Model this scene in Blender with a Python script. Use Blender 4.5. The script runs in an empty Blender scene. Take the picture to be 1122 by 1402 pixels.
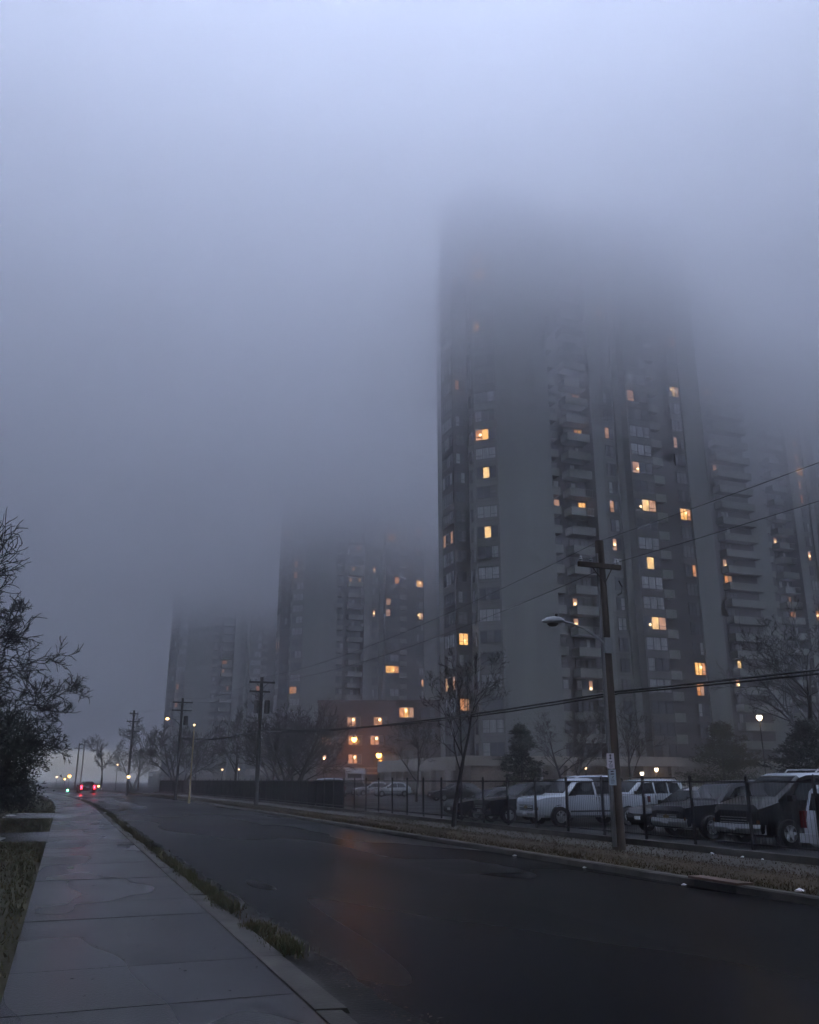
import bpy, math, random
from mathutils import Vector, Matrix
S = bpy.context.scene
COL = S.collection
R = math.radians
PI = math.pi
EXPOSURE = 7.2
GL = 2 ** (3.4 - EXPOSURE)      # lamps are given for exposure 3.4

# ------------------------------------------------------------------ materials
def new_mat(name):
    m = bpy.data.materials.new(name); m.use_nodes = True
    return m, m.node_tree, m.node_tree.nodes['Principled BSDF']

def pm(name, c, rough=.7, var=.25, scale=3.0, stretch=(1, 1, 1), bump=0.0, bscale=40.0, spec=.5, metal=0.0, rvar=0.0, c2=None, coat=0.0, detail=6):
    """a surface whose colour and gloss wander with noise in the object's own coordinates"""
    m, nt, b = new_mat(name)
    N, L = nt.nodes, nt.links
    tc = N.new('ShaderNodeTexCoord'); mp = N.new('ShaderNodeMapping'); mp.inputs['Scale'].default_value = stretch
    L.new(tc.outputs['Object'], mp.inputs['Vector'])
    nz = N.new('ShaderNodeTexNoise'); nz.inputs['Scale'].default_value = scale; nz.inputs['Detail'].default_value = detail
    nz.inputs['Roughness'].default_value = .6
    L.new(mp.outputs[0], nz.inputs['Vector'])
    rp = N.new('ShaderNodeValToRGB')
    if c2 is None:
        lo = [x * (1 - var) for x in c]; hi = [min(1, x * (1 + var)) for x in c]
    else:
        lo, hi = c, c2
    rp.color_ramp.elements[0].position = .3; rp.color_ramp.elements[1].position = .7
    rp.color_ramp.elements[0].color = (*lo, 1); rp.color_ramp.elements[1].color = (*hi, 1)
    L.new(nz.outputs['Fac'], rp.inputs['Fac']); L.new(rp.outputs[0], b.inputs['Base Color'])
    b.inputs['Roughness'].default_value = rough; b.inputs['Metallic'].default_value = metal
    b.inputs['Specular IOR Level'].default_value = spec
    if coat: b.inputs['Coat Weight'].default_value = coat; b.inputs['Coat Roughness'].default_value = .05
    if rvar:
        n2 = N.new('ShaderNodeTexNoise'); n2.inputs['Scale'].default_value = scale * .37; n2.inputs['Detail'].default_value = 2
        L.new(mp.outputs[0], n2.inputs['Vector'])
        mr = N.new('ShaderNodeMapRange'); mr.inputs['From Min'].default_value = .18; mr.inputs['From Max'].default_value = .82
        mr.inputs['To Min'].default_value = max(.03, rough - rvar); mr.inputs['To Max'].default_value = min(1, rough + rvar)
        L.new(n2.outputs['Fac'], mr.inputs['Value']); L.new(mr.outputs[0], b.inputs['Roughness'])
    if bump:
        n3 = N.new('ShaderNodeTexNoise'); n3.inputs['Scale'].default_value = bscale; n3.inputs['Detail'].default_value = 3
        L.new(tc.outputs['Object'], n3.inputs['Vector'])
        bp = N.new('ShaderNodeBump'); bp.inputs['Strength'].default_value = bump; bp.inputs['Distance'].default_value = .02
        L.new(n3.outputs['Fac'], bp.inputs['Height']); L.new(bp.outputs[0], b.inputs['Normal'])
    return m

def glow(name, c, s, sample=True, var=0.0):
    """something that gives off light (a lamp, a lit room behind a window)"""
    m, nt, b = new_mat(name)
    b.inputs['Base Color'].default_value = (*[x * .5 for x in c], 1)
    b.inputs['Emission Color'].default_value = (*c, 1); s *= GL; b.inputs['Emission Strength'].default_value = s
    if var:
        tc = nt.nodes.new('ShaderNodeTexCoord'); nz = nt.nodes.new('ShaderNodeTexNoise'); nz.inputs['Scale'].default_value = 1.6
        nt.links.new(tc.outputs['Object'], nz.inputs['Vector'])
        mr = nt.nodes.new('ShaderNodeMapRange'); mr.inputs['From Min'].default_value = .3; mr.inputs['From Max'].default_value = .7
        mr.inputs['To Min'].default_value = s * (1 - var); mr.inputs['To Max'].default_value = s * (1 + var)
        nt.links.new(nz.outputs['Fac'], mr.inputs['Value']); nt.links.new(mr.outputs[0], b.inputs['Emission Strength'])
    if not sample: m.cycles.emission_sampling = 'NONE'
    return m

M = {}
M['ground'] = pm('dark_ground', (.02, .021, .016), .9, .4, .2)
def road_mat():
    """wet asphalt: long damp bands, fine grain, sealed cracks"""
    m = pm('wet_asphalt', (.0028, .0028, .0029), .29, .35, .5, (1, .22, 1), .25, 60, spec=.055, rvar=.10)
    nt = m.node_tree; N, L = nt.nodes, nt.links; b = N['Principled BSDF']
    tc = N.new('ShaderNodeTexCoord'); mp = N.new('ShaderNodeMapping'); mp.inputs['Scale'].default_value = (.42, .10, 1); L.new(tc.outputs['Object'], mp.inputs['Vector'])
    wn = N.new('ShaderNodeTexNoise'); wn.inputs['Scale'].default_value = 2.2; wn.inputs['Detail'].default_value = 5; L.new(mp.outputs[0], wn.inputs['Vector'])
    ad = N.new('ShaderNodeVectorMath'); ad.operation = 'ADD'; sc = N.new('ShaderNodeVectorMath'); sc.operation = 'SCALE'; sc.inputs['Scale'].default_value = .5
    L.new(wn.outputs['Color'], sc.inputs[0]); L.new(mp.outputs[0], ad.inputs[0]); L.new(sc.outputs[0], ad.inputs[1])
    vo = N.new('ShaderNodeTexVoronoi'); vo.feature = 'DISTANCE_TO_EDGE'; vo.inputs['Scale'].default_value = 1.3; L.new(ad.outputs[0], vo.inputs['Vector'])
    mr = N.new('ShaderNodeMapRange'); mr.inputs['From Min'].default_value = .004; mr.inputs['From Max'].default_value = .012; mr.inputs['To Min'].default_value = .8; mr.inputs['To Max'].default_value = 1
    L.new(vo.outputs['Distance'], mr.inputs['Value'])
    src = b.inputs['Base Color'].links[0].from_socket; mx = N.new('ShaderNodeVectorMath'); mx.operation = 'SCALE'; L.new(src, mx.inputs[0]); L.new(mr.outputs[0], mx.inputs['Scale']); L.new(mx.outputs[0], b.inputs['Base Color'])
    # worn aggregate is a little paler in the wheel tracks
    return m
M['asphalt'] = road_mat()
M['lot'] = pm('lot_asphalt', (.010, .010, .0105), .6, .35, .6, bump=.2, rvar=.15, spec=.12)
for _i, _c in enumerate((.019, .023, .0155, .026)):
    M['walk%d' % _i] = pm('wet_concrete', (_c * .72, _c * .68, _c * .62), .27, .5, 1.1, (1, .45, 1), .22, 45, rvar=.11, spec=.5, c2=(_c * 1.35, _c * 1.32, _c * 1.26), detail=9)
M['walk'] = M['walk0']
M['walk_dark'] = pm('joint_dirt', (.015, .014, .012), .8)
M['kerb'] = pm('kerb_concrete', (.046, .042, .036), .6, .45, 2.0, bump=.3, bscale=30, rvar=.15, spec=.15)
M['gutter'] = pm('gutter_dirt', (.011, .0095, .0075), .6, .6, 1.6, bump=.5, bscale=25, rvar=.25, spec=.12)
M['verge'] = pm('verge_soil', (.026, .0175, .007), .9, .5, 1.3, bump=.6, bscale=18, c2=(.046, .031, .012), spec=.2)
M['farwalk'] = pm('dirty_path', (.019, .0135, .008), .75, .35, 1.0, bump=.3)
M['lawn'] = pm('lawn_soil', (.020, .017, .007), .9, .5, 1.5, bump=.6, bscale=18, c2=(.034, .030, .012), spec=.2)
M['blade'] = pm('grass_blade', (.024, .024, .008), .7, .5, 1.0, c2=(.075, .060, .022), spec=.3)
M['weed'] = pm('weed_blade', (.022, .030, .007), .7, .4, 2.0, c2=(.065, .062, .018), spec=.3)
M['concrete'] = pm('tower_concrete', (.098, .108, .097), .85, .28, .25, (1, 1, .12), .15, 6)
M['concrete_pale'] = pm('tower_concrete_pale', (.122, .136, .126), .85, .2, .2, (1, 1, .08), .15, 6)
M['podium'] = pm('podium_concrete', (.24, .22, .18), .8, .15, .5)
M['brown'] = pm('brown_brick', (.025, .023, .021), .85, .25, .9, (1, 1, .4))
M['spandrel'] = pm('spandrel_panel', (.060, .063, .057), .8, .2, .6)
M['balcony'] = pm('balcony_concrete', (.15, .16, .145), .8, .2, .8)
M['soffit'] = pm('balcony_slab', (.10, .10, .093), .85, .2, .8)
M['wframe'] = pm('dark_window_frame', (.02, .02, .02), .5, .2)
M['glass'] = pm('window_glass', (.045, .052, .062), .06, .4, .4, spec=.8)  # bluish base colour stands in for sky reflected in the panes
M['glass_b'] = pm('curtain_and_reflection', (.27, .285, .30), .12, .35, .8, (4, 4, .4), spec=.8)  # curtains, with reflected highlights painted into the same pale colour
M['glass_c'] = pm('window_blind', (.10, .105, .11), .10, .4, .9, (.4, .4, 6), spec=.8)
M['lit_a'] = glow('lit_room_bright', (1, .50, .15), .135, False, .6)
M['lit_b'] = glow('lit_room_curtain', (1, .40, .15), .070, False, .6)
M['lit_c'] = glow('lit_room_dim', (1, .52, .30), .040, False, .5)
M['spot'] = glow('room_bulb', (1, .66, .32), .5, False)
M['lit_y'] = glow('lit_room_yellow', (1, .62, .26), .11, False, .7)
M['lobby'] = glow('lobby_light', (1, .62, .30), .012, False, .6)
M['brick'] = pm('red_brick', (.060, .032, .023), .85, .3, 1.2, (1, 1, 3))
M['brick_trim'] = pm('brick_trim', (.20, .17, .13), .8)
M['wood'] = pm('pole_wood', (.050, .036, .025), .85, .35, 5, (3, 3, .12), .4, 30)
M['wood_side'] = pm('pole_metal_guard', (.12, .12, .125), .5, .2, 2, metal=.3)
M['wood_far'] = pm('pole_wood_dark', (.03, .027, .024), .85, .3, 4, (3, 3, .15))
M['yellow'] = pm('yellow_pole', (.35, .27, .13), .6, .2, 3)
M['iron'] = pm('black_iron', (.010, .010, .011), .5, .3, 4)
M['screen'] = pm('dark_mesh_screen', (.012, .012, .014), .9, .3, 2, spec=.1)
M['cable'] = pm('black_cable', (.008, .008, .008), .7, .2)
M['lampgrey'] = pm('lamp_grey', (.20, .215, .225), .45, .15, 4)
M['lens'] = pm('lamp_lens', (.10, .10, .09), .25, .2, 5)
M['sign'] = pm('sign_white', (.48, .44, .50), .4, .08, 4)
M['sign2'] = pm('sign_blue', (.27, .33, .38), .4, .08, 4)
M['ink'] = pm('sign_ink', (.03, .02, .035), .5, .1)
M['bark'] = pm('bark', (.022, .019, .017), .9, .4, 6, (1, 1, .3), .4, 40)
M['twig'] = pm('twig', (.018, .016, .015), .9, .35, 4)
M['bark_far'] = pm('bark_warm', (.035, .028, .022), .9, .3, 4)
M['needle'] = pm('needles', (.012, .022, .011), .8, .4, 2, c2=(.026, .040, .018), spec=.2)
M['needle_o'] = pm('olive_needles', (.025, .030, .010), .8, .4, 2, c2=(.055, .052, .018), spec=.2)
M['needle_d'] = pm('dark_needles', (.008, .012, .008), .8, .4, 2, c2=(.018, .022, .013), spec=.2)
M['p_white'] = pm('white_paint', (.34, .37, .40), .25, .06, 1.5, coat=.3, rvar=.05)
M['p_white2'] = pm('white_paint_grimy', (.26, .275, .29), .28, .10, 1.5, coat=.4, rvar=.05)
M['p_black'] = pm('black_paint', (.006, .006, .007), .32, .2, 2, spec=.25, coat=.08)
M['p_navy'] = pm('dark_navy_paint', (.007, .008, .011), .32, .2, 2, spec=.25, coat=.08)
M['p_maroon'] = pm('near_black_paint', (.006, .006, .006), .32, .2, 2, spec=.25, coat=.08)
M['p_grey'] = pm('grey_paint', (.030, .031, .033), .25, .15, 2, spec=.35, coat=.2)
M['tyre'] = pm('tyre', (.012, .012, .012), .85, .2, 8)
M['rim'] = pm('alloy_rim', (.35, .36, .37), .35, .15, 6, metal=.7)
M['trim'] = pm('black_trim', (.012, .012, .012), .55, .2, 5)
M['chrome'] = pm('chrome', (.40, .41, .42), .30, .1, 4, metal=.9)
M['cglass'] = pm('car_glass', (.008, .011, .012), .08, .3, 1.0, spec=.32)
M['hlamp'] = pm('headlamp_glass', (.60, .61, .62), .12, .1, 6, spec=.8, coat=.5)
M['tlamp'] = pm('tail_lamp_red', (.09, .006, .006), .2, .1, 5, coat=.5)
M['amber'] = pm('amber_lens', (.12, .05, .012), .2, .1, 5)
M['plate'] = pm('licence_plate', (.45, .46, .48), .4, .08, 9)
M['gold'] = pm('gold_emblem', (.20, .14, .05), .35, .1, 5, metal=.6)
M['litter'] = pm('litter_paper', (.62, .62, .62), .6, .12, 20)
M['leafbrown'] = pm('dead_leaf', (.055, .026, .012), .7, .4, 9)
M['rust'] = pm('rusty_iron', (.07, .035, .02), .7, .4, 9)
M['manhole'] = pm('cast_iron', (.02, .02, .02), .4, .3, 6)
M['l_orange'] = glow('sodium_lamp', (1, .44, .08), 1.5)
M['l_warm'] = glow('warm_lamp', (1, .55, .22), .8)
M['l_white'] = glow('white_lamp', (1, .80, .55), .55)
M['l_pink'] = glow('dim_globe', (1, .58, .38), .35)
M['l_red'] = glow('brake_lamp', (1, .006, .014), 9.0)
M['ghost_green'] = glow('green_ghost_glow', (.10, 1, .35), 3.0)  # added glow for a green lens ghost, not a street lamp
M['l_small'] = glow('small_lamp', (1, .64, .36), .3)

# ------------------------------------------------------------------ mesh builder
class MB:
    def __init__(s): s.v = []; s.f = []; s.m = []; s.cur = 0
    def mat(s, i): s.cur = i; return s
    def face(s, pts):
        n = len(s.v); s.v += [tuple(p) for p in pts]; s.f.append(tuple(range(n, n + len(pts)))); s.m.append(s.cur)
    def idx(s, vs, fs):
        n = len(s.v); s.v += [tuple(p) for p in vs]
        for f in fs: s.f.append(tuple(n + i for i in f)); s.m.append(s.cur)
    def box(s, x0, x1, y0, y1, z0, z1):
        vs = [(x, y, z) for z in (z0, z1) for y in (y0, y1) for x in (x0, x1)]
        s.idx(vs, [(0, 2, 3, 1), (4, 5, 7, 6), (0, 1, 5, 4), (2, 6, 7, 3), (0, 4, 6, 2), (1, 3, 7, 5)]); return s
    def obox(s, o, u, n, a0, a1, d0, d1, z0, z1):
        """box along the plan direction u from a0 to a1, standing out along n from d0 to d1"""
        P = lambda a, d, z: (o[0] + u[0] * a + n[0] * d, o[1] + u[1] * a + n[1] * d, z)
        vs = [P(a, d, z) for z in (z0, z1) for d in (d0, d1) for a in (a0, a1)]
        s.idx(vs, [(0, 1, 3, 2), (4, 6, 7, 5), (0, 4, 5, 1), (2, 3, 7, 6), (0, 2, 6, 4), (1, 5, 7, 3)]); return s
    def oquad(s, o, u, n, a0, a1, d, z0, z1):
        P = lambda a, z: (o[0] + u[0] * a + n[0] * d, o[1] + u[1] * a + n[1] * d, z)
        s.face([P(a0, z0), P(a1, z0), P(a1, z1), P(a0, z1)]); return s
    def prism(s, poly, z0, z1, mats=None, cap=True):
        n = len(poly)
        for i in range(n):
            a, b = poly[i], poly[(i + 1) % n]
            if mats: s.cur = mats[i]
            s.face([(*a, z0), (*b, z0), (*b, z1), (*a, z1)])
        if mats: s.cur = 0
        if cap:
            s.face([(*p, z1) for p in poly]); s.face([(*p, z0) for p in reversed(poly)])
        return s
    def tube(s, pts, rads, k=6, cap=True):
        pts = [Vector(p) for p in pts]; n0 = len(s.v); fs = []
        ref = None
        for i, p in enumerate(pts):
            d = (pts[min(i + 1, len(pts) - 1)] - pts[max(i - 1, 0)])
            d = d.normalized() if d.length > 1e-9 else Vector((0, 0, 1))
            if ref is None: ref = Vector((0, 0, 1)) if abs(d.z) < .9 else Vector((1, 0, 0))
            a = d.cross(ref).normalized(); b = d.cross(a); ref = -b if False else ref
            r = rads[i] if isinstance(rads, (list, tuple)) else rads
            for j in range(k):
                t = 2 * PI * j / k
                s.v.append(tuple(p + a * (r * math.cos(t)) + b * (r * math.sin(t))))
        for i in range(len(pts) - 1):
            for j in range(k):
                j2 = (j + 1) % k
                s.f.append((n0 + i * k + j, n0 + i * k + j2, n0 + (i + 1) * k + j2, n0 + (i + 1) * k + j)); s.m.append(s.cur)
        if cap:
            s.f.append(tuple(n0 + j for j in reversed(range(k)))); s.m.append(s.cur)
            e = n0 + (len(pts) - 1) * k
            s.f.append(tuple(e + j for j in range(k))); s.m.append(s.cur)
        return s
    def lathe(s, prof, c=(0, 0, 0), axis='z', k=16):
        """profile of (radius, height) turned about an axis through c"""
        n0 = len(s.v)
        for r, h in prof:
            for j in range(k):
                t = 2 * PI * j / k; a, b = r * math.cos(t), r * math.sin(t)
                p = (a, b, h) if axis == 'z' else ((a, h, b) if axis == 'y' else (h, a, b))
                s.v.append((c[0] + p[0], c[1] + p[1], c[2] + p[2]))
        for i in range(len(prof) - 1):
            for j in range(k):
                j2 = (j + 1) % k
                s.f.append((n0 + i * k + j, n0 + i * k + j2, n0 + (i + 1) * k + j2, n0 + (i + 1) * k + j)); s.m.append(s.cur)
        return s
    def mesh(s, name, mats, smooth=0):
        me = bpy.data.meshes.new(name); me.from_pydata(s.v, [], s.f)
        for m in (mats if isinstance(mats, (list, tuple)) else [mats]): me.materials.append(m)
        me.polygons.foreach_set('material_index', s.m)
        if smooth:
            me.polygons.foreach_set('use_smooth', [True] * len(s.f))
            try: me.set_sharp_from_angle(angle=R(smooth))
            except Exception: pass
        me.update(); return me
    def build(s, name, mats, parent=None, smooth=0, loc=None):
        return link(name, s.mesh(name, mats, smooth), parent, loc)

def link(name, me, parent=None, loc=None):
    o = bpy.data.objects.new(name, me); COL.objects.link(o)
    if parent: o.parent = parent
    if loc is not None: o.location = loc
    return o
def tag(o, label=None, cat=None, group=None, kind=None):
    if label: o['label'] = label
    if cat: o['category'] = cat
    if group: o['group'] = group
    if kind: o['kind'] = kind
    return o
def thing(name, label, cat, loc=(0, 0, 0), rz=0, group=None):
    o = bpy.data.objects.new(name, None); COL.objects.link(o)
    o.location = loc; o.rotation_euler = (0, 0, rz); o.empty_display_size = .3
    return tag(o, label, cat, group)
def struct(name, mb, mats): return tag(mb.build(name, mats), kind='structure')
def copy_tree(o, parent=None):
    c = o.copy(); COL.objects.link(c)
    if parent: c.parent = parent
    for ch in list(o.children): copy_tree(ch, c)
    return c

# ------------------------------------------------------------------ the setting
def bend(y):
    """how far the street has swung left at distance y"""
    return -.00062 * (y - 52) ** 2 if y > 52 else 0.0
def ys(a, b, st):
    n = max(1, int(math.ceil((b - a) / st))); return [a + (b - a) * i / n for i in range(n + 1)]
def strip(mb, x0, x1, z0, z1, a, b, st=4.0, jit=0, seed=0):
    """a ribbon along the street from x0 to x1 (heights z0, z1)"""
    rnd = random.Random(seed); Y = ys(a, b, st)
    L = [(x0 + bend(y) + rnd.uniform(-jit, jit), y, z0) for y in Y]
    Q = [(x1 + bend(y) + rnd.uniform(-jit, jit), y, z1) for y in Y]
    for i in range(len(Y) - 1): mb.face([L[i], Q[i], Q[i + 1], L[i + 1]])
    return mb

g = MB(); g.face([(-1600, -1600, -.42), (1600, -1600, -.42), (1600, 1600, -.42), (-1600, 1600, -.42)])
struct('ground', g, M['ground'])
struct('road', strip(strip(MB(), 2.3, 6.2, -.11, -.06, -30, 420), 6.2, 10.15, -.06, -.11, -30, 420), M['asphalt'])
M['patch'] = pm('asphalt_patch', (.0032, .0031, .0031), .31, .4, .8, (1, .4, 1), .4, 50, spec=.055, rvar=.15)
M['tar'] = pm('tar_seam', (.001, .001, .001), .5, .3, 3, spec=.03)
def road_z(x): return -.11 + .05 * (x - 2.3) / 3.9 if x < 6.2 else -.06 - .05 * (x - 6.2) / 3.95
mb = MB(); rnd = random.Random(9)
for (xa, xb, ya, yb) in ((6.9, 8.6, 16, 20), (7.4, 9.7, 36, 47)):
    n = 9; L_ = [(xa + rnd.uniform(-.12, .12), ya + (yb - ya) * i / n) for i in range(n + 1)]; Q_ = [(xb + rnd.uniform(-.12, .12), ya + (yb - ya) * i / n) for i in range(n + 1)]
    for i in range(n): mb.face([(x, y, road_z(x) + .006) for x, y in (L_[i], Q_[i], Q_[i + 1], L_[i + 1])])
struct('road_patch_surface', mb, M['patch'])
# crumbling gutter strip along the near side of the road
struct('gutter_path', strip(MB(), 1.9, 2.62, -.045, -.09, -10, 130, .35, .07, 3), M['gutter'])
# sidewalk slabs with open joints, on a dark bed
g = strip(MB(), -.30, 1.9, -.034, -.034, -10, 220)
struct('sidewalk_bed_path', g, M['walk_dark'])
g = MB(); rnd = random.Random(5)
y = -8.0
while y < 210:
    ln = 1.55; z = rnd.uniform(-.004, .004); z2 = z + rnd.uniform(-.003, .003)
    b0, b1 = bend(y), bend(y + ln); c = .006
    xl, xr = -.27, 1.865
    g.cur = rnd.choice((0, 0, 1, 1, 2, 3))
    g.idx([(xl + b0, y + c, z), (xr + b0, y + c, z2), (xr + b1, y + ln - c, z2), (xl + b1, y + ln - c, z),
           (xl + b0, y + c, -.03), (xr + b0, y + c, -.03), (xr + b1, y + ln - c, -.03), (xl + b1, y + ln - c, -.03)],
          [(0, 1, 2, 3), (0, 4, 5, 1), (1, 5, 6, 2), (2, 6, 7, 3), (3, 7, 4, 0)])
    y += ln
struct('sidewalk', g, [M['walk%d' % i] for i in range(4)])
g = MB(); rnd = random.Random(8); y = -8.0
while y < 130:
    ln = rnd.choice((2.2, 2.8, 3.1)); b0, b1 = bend(y), bend(y + ln); w = rnd.uniform(2.09, 2.17); z = rnd.uniform(-.02, -.004)
    g.idx([(1.90 + b0, y + .01, z), (w + b0, y + .01, z - .01), (w + b1, y + ln - .01, z - .01), (1.90 + b1, y + ln - .01, z),
           (1.90 + b0, y + .01, -.09), (w + .05 + b0, y + .01, -.10), (w + .05 + b1, y + ln - .01, -.10), (1.90 + b1, y + ln - .01, -.09)],
          [(0, 1, 2, 3), (0, 4, 5, 1), (1, 5, 6, 2), (2, 6, 7, 3), (3, 7, 4, 0)])
    y += ln
struct('near_kerb', g, M['kerb'])
# left lawn and the driveways that cross it
struct('lawn', strip(strip(MB(), -3.0, -.27, .03, -.012, -10, 220), -60, -3.0, .10, .03, -10, 220), M['lawn'])
def driveway(y0, y1):
    g = MB(); n = 6
    for i in range(n):
        xa, xb = -.275 - i * 3, -.275 - (i + 1) * 3
        fl = .5 if i == 0 else 0
        z = .012 + .012 * i
        g.face([(xa, y0 - fl, z), (xa, y1 + fl, z), (xb, y1, z + .012), (xb, y0, z + .012)])
    return struct('driveway', g, M['walk'])
driveway(27.5, 31.5); driveway(43.5, 49.5)
# far side: kerb, grass verge, trodden path
g = MB(); Y = ys(-20, 260, 3.0)
for i in range(len(Y) - 1):
    a, b = Y[i] + .006, Y[i + 1] - .006; p, q = bend(Y[i]), bend(Y[i + 1])
    pr = [(10.10, -.14), (10.12, -.01), (10.15, .012), (10.28, .012), (10.28, -.14)]
    for k in range(4):
        g.face([(pr[k][0] + p, a, pr[k][1]), (pr[k][0] + q, b, pr[k][1]), (pr[k + 1][0] + q, b, pr[k + 1][1]), (pr[k + 1][0] + p, a, pr[k + 1][1])])
struct('far_kerb', g, M['kerb'])
struct('verge_lawn', strip(strip(MB(), 10.28, 11.3, .004, .05, -20, 260, 2.0), 11.3, 12.1, .05, .03, -20, 260, 2.0), M['verge'])
struct('far_path', strip(MB(), 12.1, 13.62, .03, .035, -20, 260), M['farwalk'])
struct('parking_lot_ground', strip(MB(), 13.86, 75, -.20, -.20, -20, 260, 8.0), M['lot'])

# tufts of grass: nobody would count the blades
def blades(name, rects, n, h, mats, seed, z, clump=False):
    rnd = random.Random(seed); mb = MB()
    tot = sum((r[1] - r[0]) * (r[3] - r[2]) * r[4] for r in rects)
    for r in rects:
        k = int(n * (r[1] - r[0]) * (r[3] - r[2]) * r[4] / tot)
        for _ in range(k):
            t = rnd.random() ** 1.6 if (r[3] - r[2]) > 20 else rnd.random()
            x = rnd.uniform(r[0], r[1]); y = r[2] + (r[3] - r[2]) * t
            s = h * rnd.uniform(.4, 1.25); w = .006 + .0005 * y; a = rnd.uniform(0, PI); lx, ly = rnd.gauss(0, .5) * s, rnd.gauss(0, .5) * s
            x += bend(y); zz = z(x - bend(y), y)
            mb.cur = rnd.randrange(len(mats))
            mb.face([(x - w * math.cos(a), y - w * math.sin(a), zz - .01), (x + w * math.cos(a), y + w * math.sin(a), zz - .01), (x + lx, y + ly, zz + s)])
    return tag(mb.build(name, mats), kind='stuff')
M['blade2'] = pm('grass_blade_dry', (.032, .021, .007), .8, .4, 1.0, c2=(.070, .044, .016), spec=.2)
blades('lawn_grass', [(-3.2, -.30, 8, 27.2, 1), (-6, -.30, 31.8, 43.3, .5), (-9, -.30, 49.8, 85, .22)], 26000, .055, [M['blade'], M['blade2'], M['weed']], 1, lambda x, y: (.03 + (x + 3) * -.0154) if x > -3 else .04)
blades('verge_grass', [(10.3, 12.3, 8, 40, 1), (12.2, 13.6, 8, 40, .25), (10.3, 12.15, 40, 120, .35), (13.2, 13.6, 9, 60, .3)], 34000, .05, [M['blade'], M['blade2'], M['blade2']], 2, lambda x, y: .02)
# weeds growing in clumps along the near kerb
rnd = random.Random(21); mb = MB()
spots = [(2.30, 9.9, .22, .55), (2.27, 11.0, .2, .4), (2.24, 13.3, .2, 1.0), (2.24, 15.2, .2, 1.3), (2.22, 17.6, .2, 1.2), (2.22, 20.2, .2, 1.6), (2.22, 23.5, .22, 1.9), (2.2, 27.5, .22, 2.4), (2.2, 33, .25, 3.2),
         (2.2, 39.5, .25, 3.6), (2.2, 47, .3, 4.5), (2.2, 56, .3, 5), (2.2, 66, .3, 6), (2.2, 78, .3, 7)]
for (cx, cy, rx, ry) in spots:
    n = 900 if cy < 25 else 700
    for _ in range(n):
        x = cx + rnd.gauss(0, rx * .42); y = cy + rnd.gauss(0, ry * .42)
        s = rnd.uniform(.02, .085) * (1 if cy < 12 else 1.05); w = .005 + .0005 * y; a = rnd.uniform(0, PI)
        x += bend(y); mb.cur = rnd.choice((0, 0, 1, 2))
        mb.face([(x - w * math.cos(a), y - w * math.sin(a), -.07), (x + w * math.cos(a), y + w * math.sin(a), -.07), (x + rnd.gauss(0, .5) * s, y + rnd.gauss(0, .5) * s, -.05 + s)])
tag(mb.build('kerbside_weeds', [M['weed'], M['blade'], M['blade2']]), kind='stuff')
# leaf litter and grit washed into the gutter
mb = MB()
for _ in range(900):
    y = 5.5 + 40 * rnd.random() ** 2; x = 2.45 + rnd.gauss(0, .13) + (.1 if y < 9 else 0)
    a = rnd.uniform(0, 2 * PI); s = rnd.uniform(.006, .028); z = -.078 + rnd.uniform(0, .008)
    mb.cur = rnd.choice((0, 0, 1))
    mb.face([(x + s * math.cos(a), y + s * math.sin(a), z), (x + s * .5 * math.cos(a + 1.7), y + s * .5 * math.sin(a + 1.7), z + .006), (x - s * math.cos(a), y - s * math.sin(a), z + .002), (x + s * .5 * math.cos(a - 1.7), y + s * .5 * math.sin(a - 1.7), z + .004)])
for _ in range(120):
    y = 6 + 40 * rnd.random() ** 1.5; x = rnd.uniform(0, 1.85); a = rnd.uniform(0, 2 * PI); s = rnd.uniform(.008, .03)
    mb.cur = 1
    mb.face([(x + s * math.cos(a), y + s * math.sin(a), .007), (x + s * .4 * math.cos(a + 1.6), y + s * .4 * math.sin(a + 1.6), .012), (x - s * math.cos(a), y - s * math.sin(a), .008), (x + s * .4 * math.cos(a - 1.6), y + s * .4 * math.sin(a - 1.6), .010)])
for _ in range(1100):
    y = 8 + 45 * rnd.random() ** 1.6; x = rnd.uniform(10.3, 13.6); a = rnd.uniform(0, 2 * PI); s = rnd.uniform(.015, .04); z = .045
    mb.cur = rnd.choice((0, 0, 0, 1))
    mb.face([(x + s * math.cos(a), y + s * math.sin(a), z), (x + s * .5 * math.cos(a + 1.6), y + s * .5 * math.sin(a + 1.6), z + .015), (x - s * math.cos(a), y - s * math.sin(a), z + .004), (x + s * .5 * math.cos(a - 1.6), y + s * .5 * math.sin(a - 1.6), z + .01)])
tag(mb.build('fallen_leaves', [M['leafbrown'], M['walk_dark']]), kind='stuff')

# low retaining wall under the fence
mb = MB(); Y = ys(4, 120, 2.9)
for i in range(len(Y) - 1):
    a, b = Y[i] + .005, Y[i + 1] - .005; p, q = bend(Y[i]), bend(Y[i + 1])
    vs = [(13.62 + p, a, -.25), (13.62 + q, b, -.25), (13.86 + q, b, -.25), (13.86 + p, a, -.25), (13.64 + p, a, .17), (13.64 + q, b, .17), (13.84 + q, b, .17), (13.84 + p, a, .17)]
    mb.idx(vs, [(0, 1, 5, 4), (1, 2, 6, 5), (2, 3, 7, 6), (3, 0, 4, 7), (4, 5, 6, 7)])
tag(mb.build('retaining_wall', M['kerb']), 'low pale concrete retaining wall running along the foot of the black fence', 'wall')

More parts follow.
